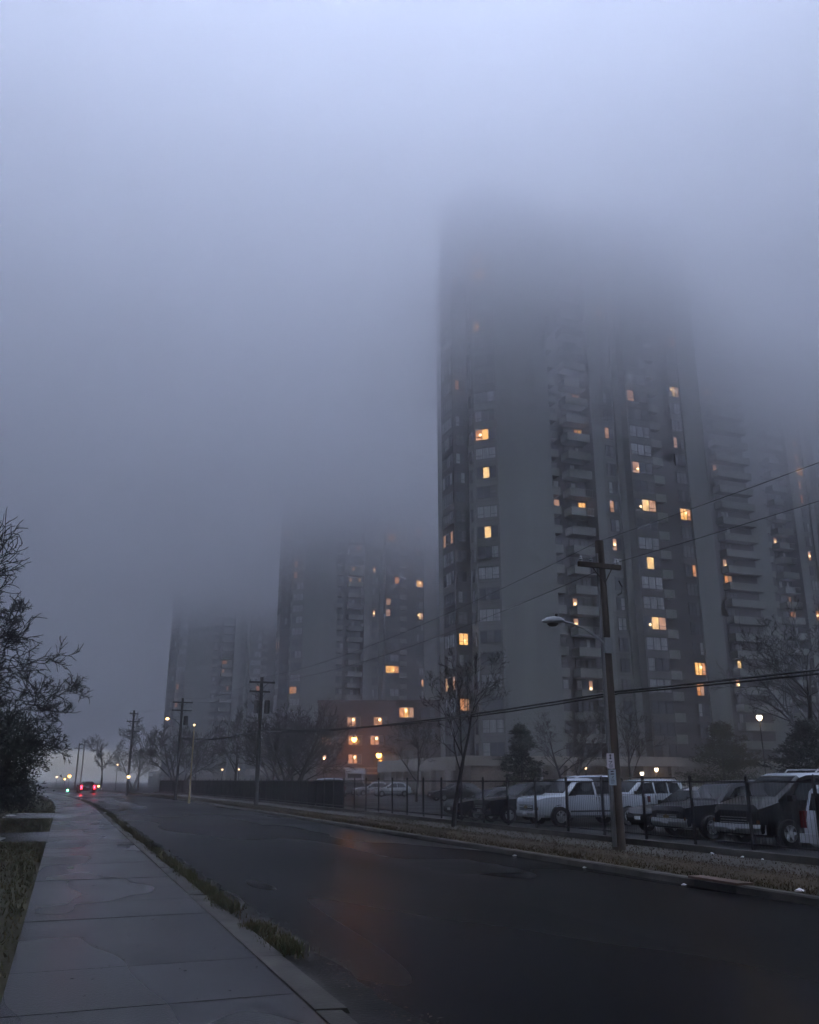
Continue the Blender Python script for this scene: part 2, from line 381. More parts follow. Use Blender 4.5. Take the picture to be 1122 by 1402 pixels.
# black iron fence
fence = thing('iron_fence', 'long black iron fence with thin pickets between the verge and the parking lot', 'fence', (14.0, 18.14, -.2))
def f_rel(y): return (bend(y), y - 18.14)
post = MB().box(-.028, .028, -.028, .028, 0, 1.86); post.idx([(-.034, -.034, 1.86), (.034, -.034, 1.86), (.034, .034, 1.86), (-.034, .034, 1.86), (0, 0, 1.92)], [(0, 1, 4), (1, 2, 4), (2, 3, 4), (3, 0, 4)])
post_me = post.mesh('post', M['iron'])
pitch = 1.93; k0, k1 = -5, 52
for k in range(k0, k1 + 1):
    y = 18.14 + k * pitch
    fx, fy = f_rel(y); link('post', post_me, fence, (fx, fy, 0))
    if k == k1: break
    y2 = y + pitch; gx, gy = f_rel(y2); mb = MB(); n = 19
    for j in range(1, n):
        t = j / n; x = fx + (gx - fx) * t; yy = fy + (gy - fy) * t
        mb.box(x - .0026, x + .0026, yy - .0026, yy + .0026, .42, 1.80)
    o = (fx, fy); d = Vector((gx - fx, gy - fy)); ln = d.length; d.normalize(); u = (d.x, d.y); nn = (-d.y, d.x)
    for z in (.46, 1.74): mb.obox(o, u, nn, .028, ln - .028, -.014, .014, z, z + .035)
    mb.build('picket_panel', M['iron'], fence)
    if y > 46.5:
        mb = MB(); mb.obox(o, u, nn, .03, ln - .03, -.022, -.016, .06, 1.72); mb.build('screen', M['screen'], fence)

# ------------------------------------------------------------------ apartment towers
FH, FZ, NF = 2.7, 3.8, 30
POLY = [(0, 8.1), (0, 4.1), (2.2, 4.1), (2.2, 2.1), (4.5, 0), (12.6, 0), (12.6, 2.6), (19.3, 2.6), (19.3, 0), (20.7, 0), (20.7, .4), (23.2, .4), (23.2, 0), (24.2, 0),
        (24.2, -1.5), (27.9, -1.5), (27.9, 0), (34.7, 0), (34.7, -.3), (38.1, -.3), (38.1, 13.5), (57.6, 13.5), (57.6, 24), (6, 24), (6, 8.1)]
#        street recess pier chamf blank  ret  recw  ret fin  r  colw  r  w  side bay side brick r  fin  side rear ...
PM = [3, 3, 0, 0, 1, 3, 3, 3, 1, 1, 0, 0, 0, 2, 2, 2, 3, 1, 1, 0, 3, 0, 0, 0, 0]
SQ = math.sqrt(2.3 ** 2 + 2.1 ** 2); CU = (2.3 / SQ, -2.1 / SQ); CN = (-2.1 / SQ, -2.3 / SQ)
# window columns: origin, direction along the wall (seen from outside, left to right), outward normal, width, panes, sill, head
WC = {
    'street': ((0, 7.7), (0, -1), (-1, 0), 3.2, 4, .75, 2.35),
    'recess': ((.35, 4.1), (1, 0), (0, -1), 1.25, 2, .9, 2.3),
    'slit': ((2.2, 3.5), (0, -1), (-1, 0), .7, 1, .7, 2.3),
    'chamfer': ((2.35, 1.96), CU, CN, 2.7, 3, .85, 2.35),
    'inner': ((13.3, 2.6), (1, 0), (0, -1), 1.7, 2, .7, 2.3),
    'deep': ((16.2, 2.6), (1, 0), (0, -1), 1.5, 2, .8, 2.25),
    'door': ((17.95, 2.6), (1, 0), (0, -1), 1.2, 2, .3, 2.25),
    'slim': ((21.6, .4), (1, 0), (0, -1), 1.3, 2, .7, 2.3),
    'bay': ((24.4, -1.5), (1, 0), (0, -1), 3.3, 3, .75, 2.35),
    'brick': ((32.85, 0), (1, 0), (0, -1), 1.75, 3, .7, 2.3),
    'wing': ((51.0, 13.5), (1, 0), (0, -1), 2.2, 3, .4, 2.3),
}
ORDER = ['chamfer', 'bay', 'street', 'slim', 'deep', 'brick', 'door', 'inner', 'recess', 'wing', 'slit']
def win_frame(mb, c):
    o, u, n, w, k, s, h = WC[c]; t = .05
    mb.obox(o, u, n, -t, w + t, 0, .09, s - t, s); mb.obox(o, u, n, -t, w + t, 0, .11, h, h + .09)  # the dark head bar also stands in for the lintel shadow
    for i in range(k + 1):
        a = w * i / k; mb.obox(o, u, n, a - .035, a + .035, 0, .08, s, h)
    if k != 1:
        zz = s + (h - s) * .3
        for i in range(k):
            if (i + len(c)) % 2 or k == 2: mb.obox(o, u, n, w * i / k + .035, w * (i + 1) / k - .035, 0, .075, zz - .03, zz + .03)
def win_pane(mb, c, mats):
    o, u, n, w, k, s, h = WC[c]
    for i in range(k):
        mb.cur = mats[i % len(mats)]; mb.oquad(o, u, n, w * i / k + .03, w * (i + 1) / k - .03, .03, s, h)
def lit_extra(mb, c, i, f):
    """the lamp one sees in the room, as a small bright pane-sized blob"""
    o, u, n, w, k, s, h = WC[c]; a = w * f; z = s + (h - s) * (.35 + .3 * ((i * 7) % 3) / 2)
    mb.obox(o, u, n, a - .16, a + .16, .032, .05, z - .15, z + .15)
PANES = [M['glass'], M['glass_b'], M['glass_c'], M['lit_a'], M['lit_b'], M['lit_c'], M['spot'], M['wframe'], M['lit_y']]
DARK = [(0, 0, 0), (0, 0, 2), (1, 0, 0), (0, 1, 1), (2, 2, 2), (0, 0, 1), (1, 1, 1), (0, 2, 0)]
LITS = {'A': (4, 3, 2), 'B': (4, 5, 0), 'C': (5, 0, 0), 'D': (3, 3, 4), 'S': (5, 0, 0), 'E': (0, 0, 4), 'F': (0, 8, 5), 'G': (0, 8, 0)}
_mesh = {}
def pane_mesh(c, key, framed=False):
    kk = (c, key, framed)
    if kk not in _mesh:
        mb = MB()
        if key in LITS:
            win_pane(mb, c, LITS[key]); mb.cur = 6
            if key in 'ASDF': lit_extra(mb, c, len(c), .25 if key != 'D' else .6)
        else: win_pane(mb, c, DARK[key])
        if framed: mb.cur = 7; win_frame(mb, c)
        _mesh[kk] = mb.mesh('window', PANES)
    return _mesh[kk]
def frame_mesh(c):
    if ('f', c) not in _mesh:
        mb = MB(); win_frame(mb, c); _mesh[('f', c)] = mb.mesh('window', M['wframe'])
    return _mesh[('f', c)]
BAL = {'deep': (15.7, 19.27, .75, 2.6, .95), 'inner': (12.63, 14.4, 1.2, 2.6, .95), 'side': (28.1, 29.9, -1.0, 0, .95), 'wing': (50.6, 57.4, 11.9, 13.5, 1.0)}
def balcony_mb(mb, b, z=0.0, k=0):
    x0, x1, y0, y1, h = BAL[b]
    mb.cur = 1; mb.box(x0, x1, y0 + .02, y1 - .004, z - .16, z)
    mb.cur = 0
    xs = x1 - (1.35 if b == 'deep' and k % 3 == 1 else 0)
    mb.box(x0, xs, y0 - .1, y0 + .02, z - .2, z + h); mb.box(x0, x0 + .1, y0 + .02, y1 - .004, z + .002, z + h)
    if b != 'deep': mb.box(x1 - .1, x1, y0 + .02, y1 - .004, z + .002, z + h)
    elif xs < x1:
        for i in range(5): mb.box(xs + .25 * i + .2, xs + .25 * i + .23, y0 - .06, y0 - .03, z, z + h)
        mb.box(xs, x1, y0 - .07, y0 - .02, z + h - .06, z + h)
    return mb
for b in BAL:
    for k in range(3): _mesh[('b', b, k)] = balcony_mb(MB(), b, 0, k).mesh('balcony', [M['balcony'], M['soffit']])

def tower_shell():
    H = FZ + FH * NF
    mb = MB(); mb.prism(POLY, 4.66, H, PM)
    mb.cur = 2   # slab edges show as a thin line at every storey of the concrete bays
    for f in range(NF):
        z = FZ + FH * f
        mb.obox((2.3, 2.0), CU, CN, .1, SQ - .25, .0, .03, z + .38, z + .46)
        mb.box(24.25, 27.85, -1.53, -1.5, z + .30, z + .40); mb.box(20.55, 23.15, .37, .4, z + .25, z + .33)
    wall = mb.mesh('wall', [M['concrete'], M['concrete_pale'], M['spandrel'], M['brown']])
    # podium: a deep band on piers with dim panels behind
    mb = MB(); mb.box(-.4, 38.4, 1.2, 24, 3.55, 4.66); mb.box(4.4, 13, -.3, 1.2, 3.55, 4.66); mb.box(18.8, 28.2, -1.8, 1.2, 3.55, 4.66); mb.box(34.5, 38.4, -.6, 1.2, 3.55, 4.66)
    mb.box(38.4, 57.8, 12.4, 24, 3.55, 4.66); mb.box(-1.6, -.4, 4.0, 30, 3.0, 4.5)
    for x in (4.6, 8.6, 12.5, 19, 23.4, 27.6, 34.7, 37.8): mb.box(x, x + .5, -.25 if x < 14 else -.2, .5, -.3, 3.55)
    for y in (4.3, 9, 14, 19, 24, 29): mb.box(-1.55, -.9, y, y + .7, -.3, 3.0)
    pod = mb.mesh('podium', M['podium'])
    mb = MB(); mb.box(.6, 38, 1.8, 23, -.3, 3.54); mb.box(-.88, -.45, 4.6, 29.6, -.3, 2.99); lob = mb.mesh('lobby_panel', M['brick_trim'])
    mb = MB(); mb.box(12, 30, 8, 17, H, H + 3)
    return wall, pod, lob, mb.mesh('roof_house', M['concrete'])
SHELL = tower_shell()

def tower(label, loc, lits, seed, panes_as_subparts=False):
    rnd = random.Random(seed)
    t = thing('apartment_tower', label, 'tower', loc, 0, 'concrete apartment towers rising into the fog')
    for n, me in zip(('wall', 'podium', 'lobby_panel', 'roof_house'), SHELL): link(n, me, t)
    lit = {(c, f): (k if (f * 7 + len(c)) % 3 else {'A': 'F', 'B': 'G', 'D': 'D'}.get(k, k)) for c, f, k in lits}
    own = list(lit.keys())
    for f in range(NF):
        for c in ORDER:
            if (c, f) not in lit and len(own) < 100: own.append((c, f))
    own = set(own); rest = MB(); rest_mats = PANES
    for f in range(NF):
        z = FZ + FH * f
        for c in ORDER:
            key = lit.get((c, f), rnd.choice((0, 1, 2, 3, 3, 4, 5, 6, 6, 7) if c in ('bay', 'chamfer', 'street', 'slim') else (0, 0, 1, 2, 3, 4, 4, 5, 7)))
            if (c, f) in own:
                if panes_as_subparts:
                    fr = link('window', frame_mesh(c), t, (0, 0, z)); link('pane', pane_mesh(c, key), fr)
                else:
                    fr = link('window', pane_mesh(c, key, True), t, (0, 0, z))
                if key in LITS: fr['label'] = 'window lit warm orange from inside'
            else:
                n0 = len(rest.v); win_pane(rest, c, DARK[key]); rest.cur = 7; win_frame(rest, c)
                for i in range(n0, len(rest.v)): a = rest.v[i]; rest.v[i] = (a[0], a[1], a[2] + z)
    tag(rest.build('window', rest_mats, t), kind='stuff')
    restb = MB(); nb = 0
    for f in range(1, NF):
        for b in BAL:
            kk = rnd.randrange(3)
            if nb < 100: link('balcony', _mesh[('b', b, kk)], t, (0, 0, FZ + FH * f)); nb += 1
            else: balcony_mb(restb, b, FZ + FH * f, kk)
    tag(restb.build('balcony', [M['balcony'], M['soffit']], t), kind='stuff')
    return t
#LITS_BEGIN
LIT_MAIN = [('chamfer', 25, 'B'), ('chamfer', 24, 'A'), ('recess', 25, 'E'), ('recess', 24, 'C'), ('chamfer', 21, 'S'), ('chamfer', 15, 'A'), ('recess', 5, 'D'), ('slim', 23, 'S'), ('door', 18, 'B'), ('door', 16, 'A'), ('door', 12, 'D'), ('inner', 12, 'B'), ('slim', 12, 'C'), ('bay', 27, 'B'), ('wing', 29, 'C'), ('brick', 22, 'E'), ('brick', 19, 'A'), ('wing', 22, 'B'), ('brick', 16, 'C'), ('bay', 14, 'S'), ('bay', 12, 'A'), ('brick', 12, 'D'), ('bay', 9, 'B'), ('brick', 9, 'E'), ('bay', 6, 'A'), ('brick', 4, 'D'), ('brick', 3, 'B'), ('wing', 10, 'B'), ('wing', 17, 'S'), ('wing', 5, 'B'), ('wing', 4, 'S'), ('recess', 2, 'B'), ('door', 3, 'S'), ('slim', 10, 'S'), ('street', 3, 'S'), ('chamfer', 13, 'G'), ('deep', 2, 'E'), ('recess', 18, 'C'), ('deep', 6, 'S'), ('deep', 7, 'S'), ('deep', 9, 'E'), ('street', 10, 'C'), ('wing', 11, 'S'), ('recess', 8, 'E'), ('slim', 16, 'C'), ('bay', 18, 'C'), ('chamfer', 10, 'G')]
LIT_SECOND = [('deep', 27, 'S'), ('door', 19, 'A'), ('deep', 17, 'B'), ('slim', 24, 'S'), ('bay', 20, 'A'), ('slim', 17, 'S'), ('brick', 19, 'C'), ('brick', 16, 'D'), ('bay', 14, 'C'), ('bay', 13, 'C'), ('brick', 13, 'A'), ('bay', 8, 'D'), ('brick', 27, 'S'), ('brick', 21, 'A'), ('chamfer', 22, 'S'), ('chamfer', 16, 'C'), ('chamfer', 6, 'B'), ('door', 29, 'S'), ('deep', 19, 'E'), ('door', 16, 'G'), ('deep', 16, 'S'), ('street', 10, 'C'), ('deep', 4, 'S'), ('chamfer', 17, 'C'), ('recess', 20, 'S'), ('brick', 7, 'E'), ('bay', 16, 'E'), ('inner', 11, 'E'), ('wing', 13, 'G'), ('slim', 13, 'S')]
LIT_THIRD = [('deep', 12, 'B'), ('door', 9, 'C'), ('chamfer', 7, 'C'), ('wing', 13, 'E'), ('bay', 9, 'E'), ('deep', 11, 'S'), ('chamfer', 9, 'S')]
LIT_RIGHT = [('slim', 28, 'S'), ('slim', 26, 'A'), ('bay', 25, 'S'), ('bay', 23, 'B'), ('slim', 21, 'S'), ('slim', 20, 'S'), ('slim', 19, 'A'), ('slim', 17, 'C'), ('slim', 13, 'S'), ('door', 10, 'C'), ('door', 9, 'B'), ('slim', 9, 'A'), ('deep', 14, 'S'), ('brick', 13, 'C'), ('street', 17, 'G'), ('bay', 13, 'G'), ('slim', 18, 'C'), ('street', 12, 'S'), ('wing', 9, 'C'), ('wing', 4, 'C'), ('chamfer', 18, 'E'), ('brick', 15, 'C'), ('wing', 7, 'S'), ('slim', 7, 'S'), ('chamfer', 5, 'E'), ('wing', 8, 'G')]
#LITS_END
tower('nearest grey concrete apartment tower, with a wide blank wall, directly behind the leaning utility pole', (44.4, 97, -.3), LIT_MAIN, 1, True)
tower('apartment tower second from the left, fading into fog above the brick building', (44.0, 199, -.3), LIT_SECOND, 2)
tower('faintest apartment tower, leftmost, almost lost in fog above the far street poles', (27.4, 283, -.3), LIT_THIRD, 3)
tower('apartment tower cut by the right edge of the photo, behind the big bare tree', (99.4, 117.5, -.3), LIT_RIGHT, 4)

# ------------------------------------------------------------------ brick building
def brick_building():
    a = R(-20.6)
    t = thing('brick_building', 'four storey red brick building with lit windows behind the orange lot lamps', 'building', (38.6, 145.8, -.3), a)
    mb = MB(); mb.box(0, 14.0, 0, 12, 0, 14.3); mb.box(13.2, 26, -4, 12, 0, 14.0)
    mb.build('wall', M['brick'], t)
    mb = MB(); mb.box(-.15, 13.19, -.15, 12.1, 14.3, 14.7); mb.box(13.05, 26.1, -4.15, 12.1, 14.0, 14.42); mb.build('parapet', M['brick'], t)
    mb = MB(); mb.box(0, 13.2, -.06, 0, 3.6, 3.9); mb.build('string_course', M['brick_trim'], t)
    def w(u, z, lit, wd=2.2, h=1.4, y=0.0):
        f = MB()
        f.box(u - wd / 2 - .08, u + wd / 2 + .08, y - .1, y, z - h / 2 - .12, z - h / 2); f.box(u - wd / 2 - .08, u + wd / 2 + .08, y - .1, y, z + h / 2, z + h / 2 + .1)
        for i in range(4): q = u - wd / 2 + wd * i / 3; f.box(q - .05, q + .05, y - .09, y, z - h / 2, z + h / 2)
        fr = f.build('window', M['brick_trim'] if lit else M['wframe'], t)
        p = MB(); ms = {0: (0, 0, 2), 1: (5, 5, 2), 2: (4, 3, 5)}[lit]
        for i in range(3):
            p.cur = ms[i]; q0 = u - wd / 2 + wd * i / 3; p.face([(q0 + .05, y - .04, z - h / 2), (q0 + wd / 3 - .05, y - .04, z - h / 2), (q0 + wd / 3 - .05, y - .04, z + h / 2), (q0 + .05, y - .04, z + h / 2)])
        if lit: p.cur = 6; p.box(u - .25, u + .1, y - .08, y - .05, z + .1, z + .5)
        p.build('pane', PANES, fr)
        if lit: fr['label'] = 'lit window'
    for u, z, l in ((2.0, 10.9, 0), (6.0, 10.9, 1), (10.4, 10.9, 1), (1.9, 7.9, 1), (6.3, 7.9, 1), (9.9, 7.9, 1), (6.3, 4.9, 1), (2.0, 4.9, 0), (12.0, 4.9, 0), (10.0, 4.9, 0), (12.4, 7.9, 0)): w(u, z + .3, l)
    for u, z, l in ((14.8, 12.4, 2), (18.2, 12.4, 0), (14.8, 9.0, 0), (18.2, 9.0, 0), (14.8, 5.6, 0)): w(u, z, l, 2.4, 1.5, -4.0)
    mb = MB(); mb.box(8.6, 11.4, -.10, 0, .1, 2.6); mb.build('door', M['wframe'], t)
    mb = MB(); mb.box(8.2, 11.8, -1.2, -.005, 2.8, 3.1); mb.build('canopy', M['brick_trim'], t)
brick_building()

# ------------------------------------------------------------------ trees
def bare_tree_mesh(seed, H, spread, r0, levels=4, kids=5, droop=.0, minr=.006, trunk_h=.3, up=.55, multi=1):
    rnd = random.Random(seed); tr, cr = MB(), MB()
    def branch(p, d, ln, r, lv, mb):
        n = 5 if lv <= 1 else (4 if lv == 2 else 3); pts = [p]; rs = [r]; q = p.copy(); dd = d.copy()
        for i in range(n):
            wob = (.05 if lv == 0 else .09 + .035 * lv)
            dd = (dd + Vector((rnd.gauss(0, wob), rnd.gauss(0, wob), rnd.gauss(0, wob) + (.06 if lv > 1 else 0) - droop * lv * .03))).normalized()
            q = q + dd * (ln / n); pts.append(q.copy()); rs.append(max(minr * .6, r * (1 - .72 * (i + 1) / n)))
        mb.tube(pts, rs, 6 if lv == 0 else (4 if lv == 1 else 3), cap=False)
        if lv >= levels: return
        k = kids if lv else kids + 2
        for j in range(k):
            t = (trunk_h + (1 - trunk_h) * (j + rnd.random()) / k) if lv == 0 else .25 + .75 * (j + rnd.random()) / k
            f = min(t, .999) * n; i = int(f); pp = pts[i].lerp(pts[i + 1], f - i)
            base = (pts[i + 1] - pts[i]).normalized()
            az = rnd.uniform(0, 2 * PI); side = Vector((math.cos(az), math.sin(az), 0))
            if lv == 0:
                nd = (side * spread + Vector((0, 0, up)) * rnd.uniform(.7, 1.5)).normalized(); l2 = H * .46 * rnd.uniform(.75, 1.15) * (1.15 - .45 * t)
            else:
                o = base.orthogonal().normalized(); o.rotate(Matrix.Rotation(az, 3, base)); nd = (base * .9 + o * rnd.uniform(.5, 1.0) + Vector((0, 0, .12))).normalized()
                l2 = ln * rnd.uniform(.42, .66) * (1.1 - .3 * t)
            r2 = max(minr, (rs[i] + rs[i + 1]) * .5 * (.62 if lv else .55))
            branch(pp, nd, l2, r2, lv + 1, cr)
    for m in range(multi):
        a = 2 * PI * m / multi + rnd.random(); s = 0 if multi == 1 else .42
        branch(Vector((.18 * math.cos(a) * (multi > 1), .18 * math.sin(a) * (multi > 1), -.1)), Vector((s * math.cos(a), s * math.sin(a), 1)).normalized(), H * .72, r0, 0, tr)
    return tr, cr
def put_tree(label, loc, pr, rz=0, bark='bark', group=None, cat='tree', name='bare_tree'):
    t = thing(name, label, cat, loc, rz, group)
    pr[0].build('trunk', M[bark], t, 60); pr[1].build('crown', M['twig' if bark == 'bark' else bark], t)
    return t
put_tree('small bare street tree with forked crown standing on the verge against the fence', (13.0, 30.1, .03), bare_tree_mesh(17, 5.7, .62, .10, 5, 4, minr=.006, up=1.2, trunk_h=.36), group='bare trees by the street')
put_tree('many stemmed bare tree spreading in front of the left end of the brick building', (19.8, 83.4, -.2), bare_tree_mesh(12, 9.0, .9, .17, 4, 5, minr=.018, up=.7, multi=4, trunk_h=.2), 1, 'bark_far', 'bare trees in the parking lot')
put_tree('thin bare tree between the brick building and the nearest tower', (28.8, 74.7, -.2), bare_tree_mesh(13, 7.2, .8, .12, 4, 5, minr=.014, up=.9), 2, 'bark_far', 'bare trees in the parking lot')
put_tree('bushy bare tree right of the dark pine, behind the white pickup', (43.8, 74.3, -.2), bare_tree_mesh(14, 8.2, .9, .16, 4, 5, minr=.016, up=.6, multi=2), 0, 'bark_far', 'bare trees in the parking lot')
put_tree('slim upright bare tree just right of the leaning pole', (40.6, 59.5, -.2), bare_tree_mesh(15, 7.2, .5, .12, 4, 5, minr=.012, up=1.2), 1, 'bark_far', 'bare trees in the parking lot')
put_tree('biggest bare tree, tall and wide, at the right edge above the dark conifer', (49.5, 50.6, -.2), bare_tree_mesh(16, 14.5, .75, .30, 5, 4, minr=.014, up=1.0, multi=2), 0, 'bark', 'bare trees in the parking lot')
# street trees left of the sidewalk, branches reaching in from outside the frame
LT = [('low bare tree nearest the camera, its bare twigs reaching in from the left edge', (-5.3, 13.0, .05), 31, 7.4, 1.0, .17, 5, 5, .008),
      ('bare tree with arching branches, second along the left lawn', (-4.9, 19.5, .05), 32, 8.0, 1.1, .18, 5, 5, .010),
      ('bare tree with dense twigs, third along the left lawn', (-3.3, 27.0, .05), 33, 7.4, 1.1, .18, 5, 5, .012),
      ('bare tree behind the dark hedge, farthest along the left lawn', (-3.0, 37.0, .05), 34, 7.6, 1.1, .18, 5, 5, .014)]
for lb, loc, sd, h, sp, r0, lv, kd, mr in LT: put_tree(lb, loc, bare_tree_mesh(sd, h, sp, r0, lv, kd, .4, mr, .3, .45), 0, 'bark', 'bare trees along the left lawn')
# soft far trees along the street, copies of three
FT = [bare_tree_mesh(41, 9.5, .9, .2, 4, 5, minr=.03, up=.7), bare_tree_mesh(42, 9.0, .8, .2, 4, 5, minr=.03, up=.8, multi=3), bare_tree_mesh(43, 10.0, .7, .2, 4, 5, minr=.03, up=1.0)]
FTS = [(0, (17.6, 134, -.2), 'rounded bare tree under the faintest tower, left of the far street lamp'), (1, (13.9, 122, -.2), 'bare tree leaning over the fence left of the double arm pole'),
       (2, (19.5, 112, -.2), 'bare tree behind the thin yellow pole'), (0, (22.5, 104, -.2), 'broad bare tree right of the thin yellow pole'),
       (1, (22.0, 94, -.2), 'bare tree left of the pole with the two transformers'), (2, (11.5, 158, -.2), 'dim bare tree beyond the tall thin pole with three arms'),
       (0, (6.5, 178, -.2), 'very faint bare tree far down the street'), (1, (26.0, 118, -.2), 'dim bare tree behind the pole with the two transformers'),
       (0, (-14.0, 150, -.2), 'faint bare tree beyond the end of the left lawn'), (2, (-21.0, 190, -.2), 'barely visible bare tree far beyond the left lawn'), (1, (14.0, 205, -.2), 'barely visible bare tree far beyond the fence end'), (2, (20.0, 165, -.2), 'dim bare tree beyond the far end of the fence')]
_ft = [None] * 3; rnd = random.Random(77)
for i, loc, lb in FTS:
    if _ft[i] is None: t = _ft[i] = put_tree(lb, loc, FT[i], rnd.uniform(0, 6), 'bark_far', 'far bare trees beyond the fence')
    else:
        t = copy_tree(_ft[i]); t.location = loc; t.rotation_euler.z = rnd.uniform(0, 6); t['label'] = lb
    s = rnd.uniform(.85, 1.1); t.scale = (s, s, s)

def conifer(label, loc, H, W, mat, seed, n=7000, name='conifer_tree', loose=0.0):
    rnd = random.Random(seed); t = thing(name, label, 'tree', loc)
    tr = MB().tube([(0, 0, -.1), (0, 0, H * .5), (0, 0, H * .98)], [.16, .10, .02], 7); tr.build('trunk', M['bark'], t, 60)
    mb = MB(); lobes = []
    for k in range(int(46 + 8 * H)):
        z = H * (.03 + .95 * rnd.random() ** 1.15); rr = W * .5 * (1 - (z / H)) ** .8 + .1
        a = rnd.uniform(0, 2 * PI); ln = rr * rnd.uniform(.55, 1.12 + loose * .25); lobes.append((z, a, ln))
    per = n // len(lobes)
    for z, a, ln in lobes:
        dz = rnd.uniform(-.25, .12 + .2 * loose) * ln
        for _ in range(per):
            f = rnd.random() ** .7; sp = (.10 + .20 * (1 - f)) * (1 + loose * .6)
            p = Vector((math.cos(a) * ln * f + rnd.gauss(0, sp), math.sin(a) * ln * f + rnd.gauss(0, sp), z + dz * f + rnd.gauss(0, sp * .6)))
            d = Vector((math.cos(a) + rnd.gauss(0, .5), math.sin(a) + rnd.gauss(0, .5), rnd.gauss(.1, .5))).normalized(); w = d.orthogonal().normalized(); w.rotate(Matrix.Rotation(rnd.uniform(0, PI), 3, d))
            L = rnd.uniform(.12, .28) * (.8 + H * .03); mb.face([p - w * L * .16, p + d * L, p + w * L * .16])
    mb.build('crown', mat, t); return t
conifer('dark green pine, cone shaped, against the blank tower wall', (35.1, 66.9, -.2), 6.3, 5.6, M['needle'], 51, 18000)
conifer('olive green loose conifer at the foot of the nearest tower, behind the dark cars', (54.0, 65.2, -.2), 6.6, 9.0, M['needle_o'], 52, 20000, loose=1.0)
conifer('near black bushy conifer at the right edge under the biggest bare tree', (45.6, 46.6, -.2), 5.6, 8.0, M['needle_d'], 53, 20000, loose=.4)

def shrub(label, loc, rx, ry, H, seed, mat, n=9000, name='evergreen_shrub', trunks=3):
    rnd = random.Random(seed); t = thing(name, label, 'shrub', loc)
    tr = MB()
    for k in range(trunks):
        a = rnd.uniform(0, 2 * PI); tr.tube([(rx * .25 * math.cos(a), ry * .25 * math.sin(a), -.1), (rx * .3 * math.cos(a), ry * .3 * math.sin(a), H * .4), (rx * .45 * math.cos(a), ry * .45 * math.sin(a), H * .8)], [.10, .07, .03], 6)
    tr.build('stem', M['bark'], t, 60)
    mb = MB(); cl = []
    for k in range(60):
        u, v = rnd.uniform(0, 2 * PI), rnd.uniform(-.6, 1); rr = rnd.uniform(.55, 1.0) ** .5
        cl.append((rx * rr * math.cos(u) * math.sqrt(max(0, 1 - v * v)), ry * rr * math.sin(u) * math.sqrt(max(0, 1 - v * v)), H * .56 + H * .44 * v * rr, rnd.uniform(.25, .6)))
    for c in cl:
        for _ in range(n // 60):
            p = Vector((c[0] + rnd.gauss(0, c[3] * .5), c[1] + rnd.gauss(0, c[3] * .5), max(.05, c[2] + rnd.gauss(0, c[3] * .45))))
            d = Vector((rnd.gauss(0, 1), rnd.gauss(0, 1), rnd.gauss(.2, 1))).normalized(); w = d.orthogonal().normalized(); L = rnd.uniform(.05, .13)
            mb.face([p - w * L * .3, p + d * L, p + w * L * .3])
    mb.build('foliage', mat, t); return t
shrub('dark rounded evergreen hedge bush by the left edge, above the nearer driveway', (-3.2, 33.0, .05), 2.3, 3.6, 4.0, 61, M['needle_d'], 15000)
shrub('dark evergreen bush overhanging the lawn beyond the second driveway', (-3.9, 52.0, .05), 2.9, 4.5, 5.0, 62, M['needle_d'], 20000)
shrub('farther dark evergreen bush at the end of the left lawn', (-6.4, 74.0, .05), 3.2, 6.0, 5.4, 63, M['needle_d'], 12000)
shrub('low dark hedge lying under the left lawn trees', (-2.5, 38.5, .05), 1.5, 2.4, 2.0, 64, M['needle_d'], 12000, trunks=2)

# ------------------------------------------------------------------ poles, wires, lamps
def utility_pole(label, base, H, r0, arms, mat='wood_far', extras=None, name='utility_pole', rz=0.0):
    t = thing(name, label, 'utility pole', base, rz, 'utility poles along the street')
    MB().tube([(0, 0, -.3), (0, 0, H * .5), (0, 0, H)], [r0, r0 * .85, r0 * .68], 10).build('pole_shaft', M[mat], t, 60)
    for z, x0, x1 in arms:
        mb = MB(); mb.box(x0, x1, -.19, -.10, z - .06, z + .06)
        mb.tube([(x0 * .5, -.145, z - .02), (0, -.145, z - .45)], .015, 4); mb.tube([(x1 * .5, -.145, z - .02), (0, -.145, z - .45)], .015, 4)
        a = mb.build('crossarm', M[mat], t)
        for x in (x0 + .08, x1 - .08, x0 * .5):
            MB().lathe([(.0, 0), (.05, 0), (.03, .04), (.055, .06), (.03, .1), (.045, .12), (.0, .16)], (x, -.145, z + .06), 'z', 8).build('insulator', M['lampgrey'], a)
    if extras:
        for (x, z, r, h) in extras:
            MB().lathe([(.0, 0), (r, 0), (r, h), (r * .7, h + .06), (0, h + .08)], (x, -.2, z), 'z', 12).build('transformer', M['wood_far'], t, 40)
    return t
# the near pole
p1 = utility_pole('tall wooden utility pole nearest the camera, with street lamp arm and two small signs', (12.4, 18.9, 0), 7.55, .165, [(6.85, -.75, .5)], 'wood')
mb = MB().tube([(-.135, -.05, .1), (-.135, -.05, 3.6), (-.118, -.04, 7.2)], [.06, .055, .035], 7); mb.build('cable_guard', M['wood_side'], p1, 60)
mb = MB().tube([(.42, -.145, 6.5), (.50, -.15, 6.35), (.47, -.15, 6.18), (.36, -.15, 6.12)], .018, 6); mb.build('cable_loop', M['cable'], p1, 60)
arm_dir = Vector((-1.0, -.06, 0)).normalized()
def ap(s, z): return (arm_dir.x * s, arm_dir.y * s - .12, z)
mb = MB().tube([ap(.1, 4.82), ap(.3, 4.98), ap(.7, 5.19), ap(1.05, 5.29), ap(1.30, 5.33)], [.035, .033, .03, .03, .03], 8)
mb.box(-.16, .06, -.22, -.14, 4.62, 5.0)
arm = mb.build('lamp_arm', M['lampgrey'], p1, 60)
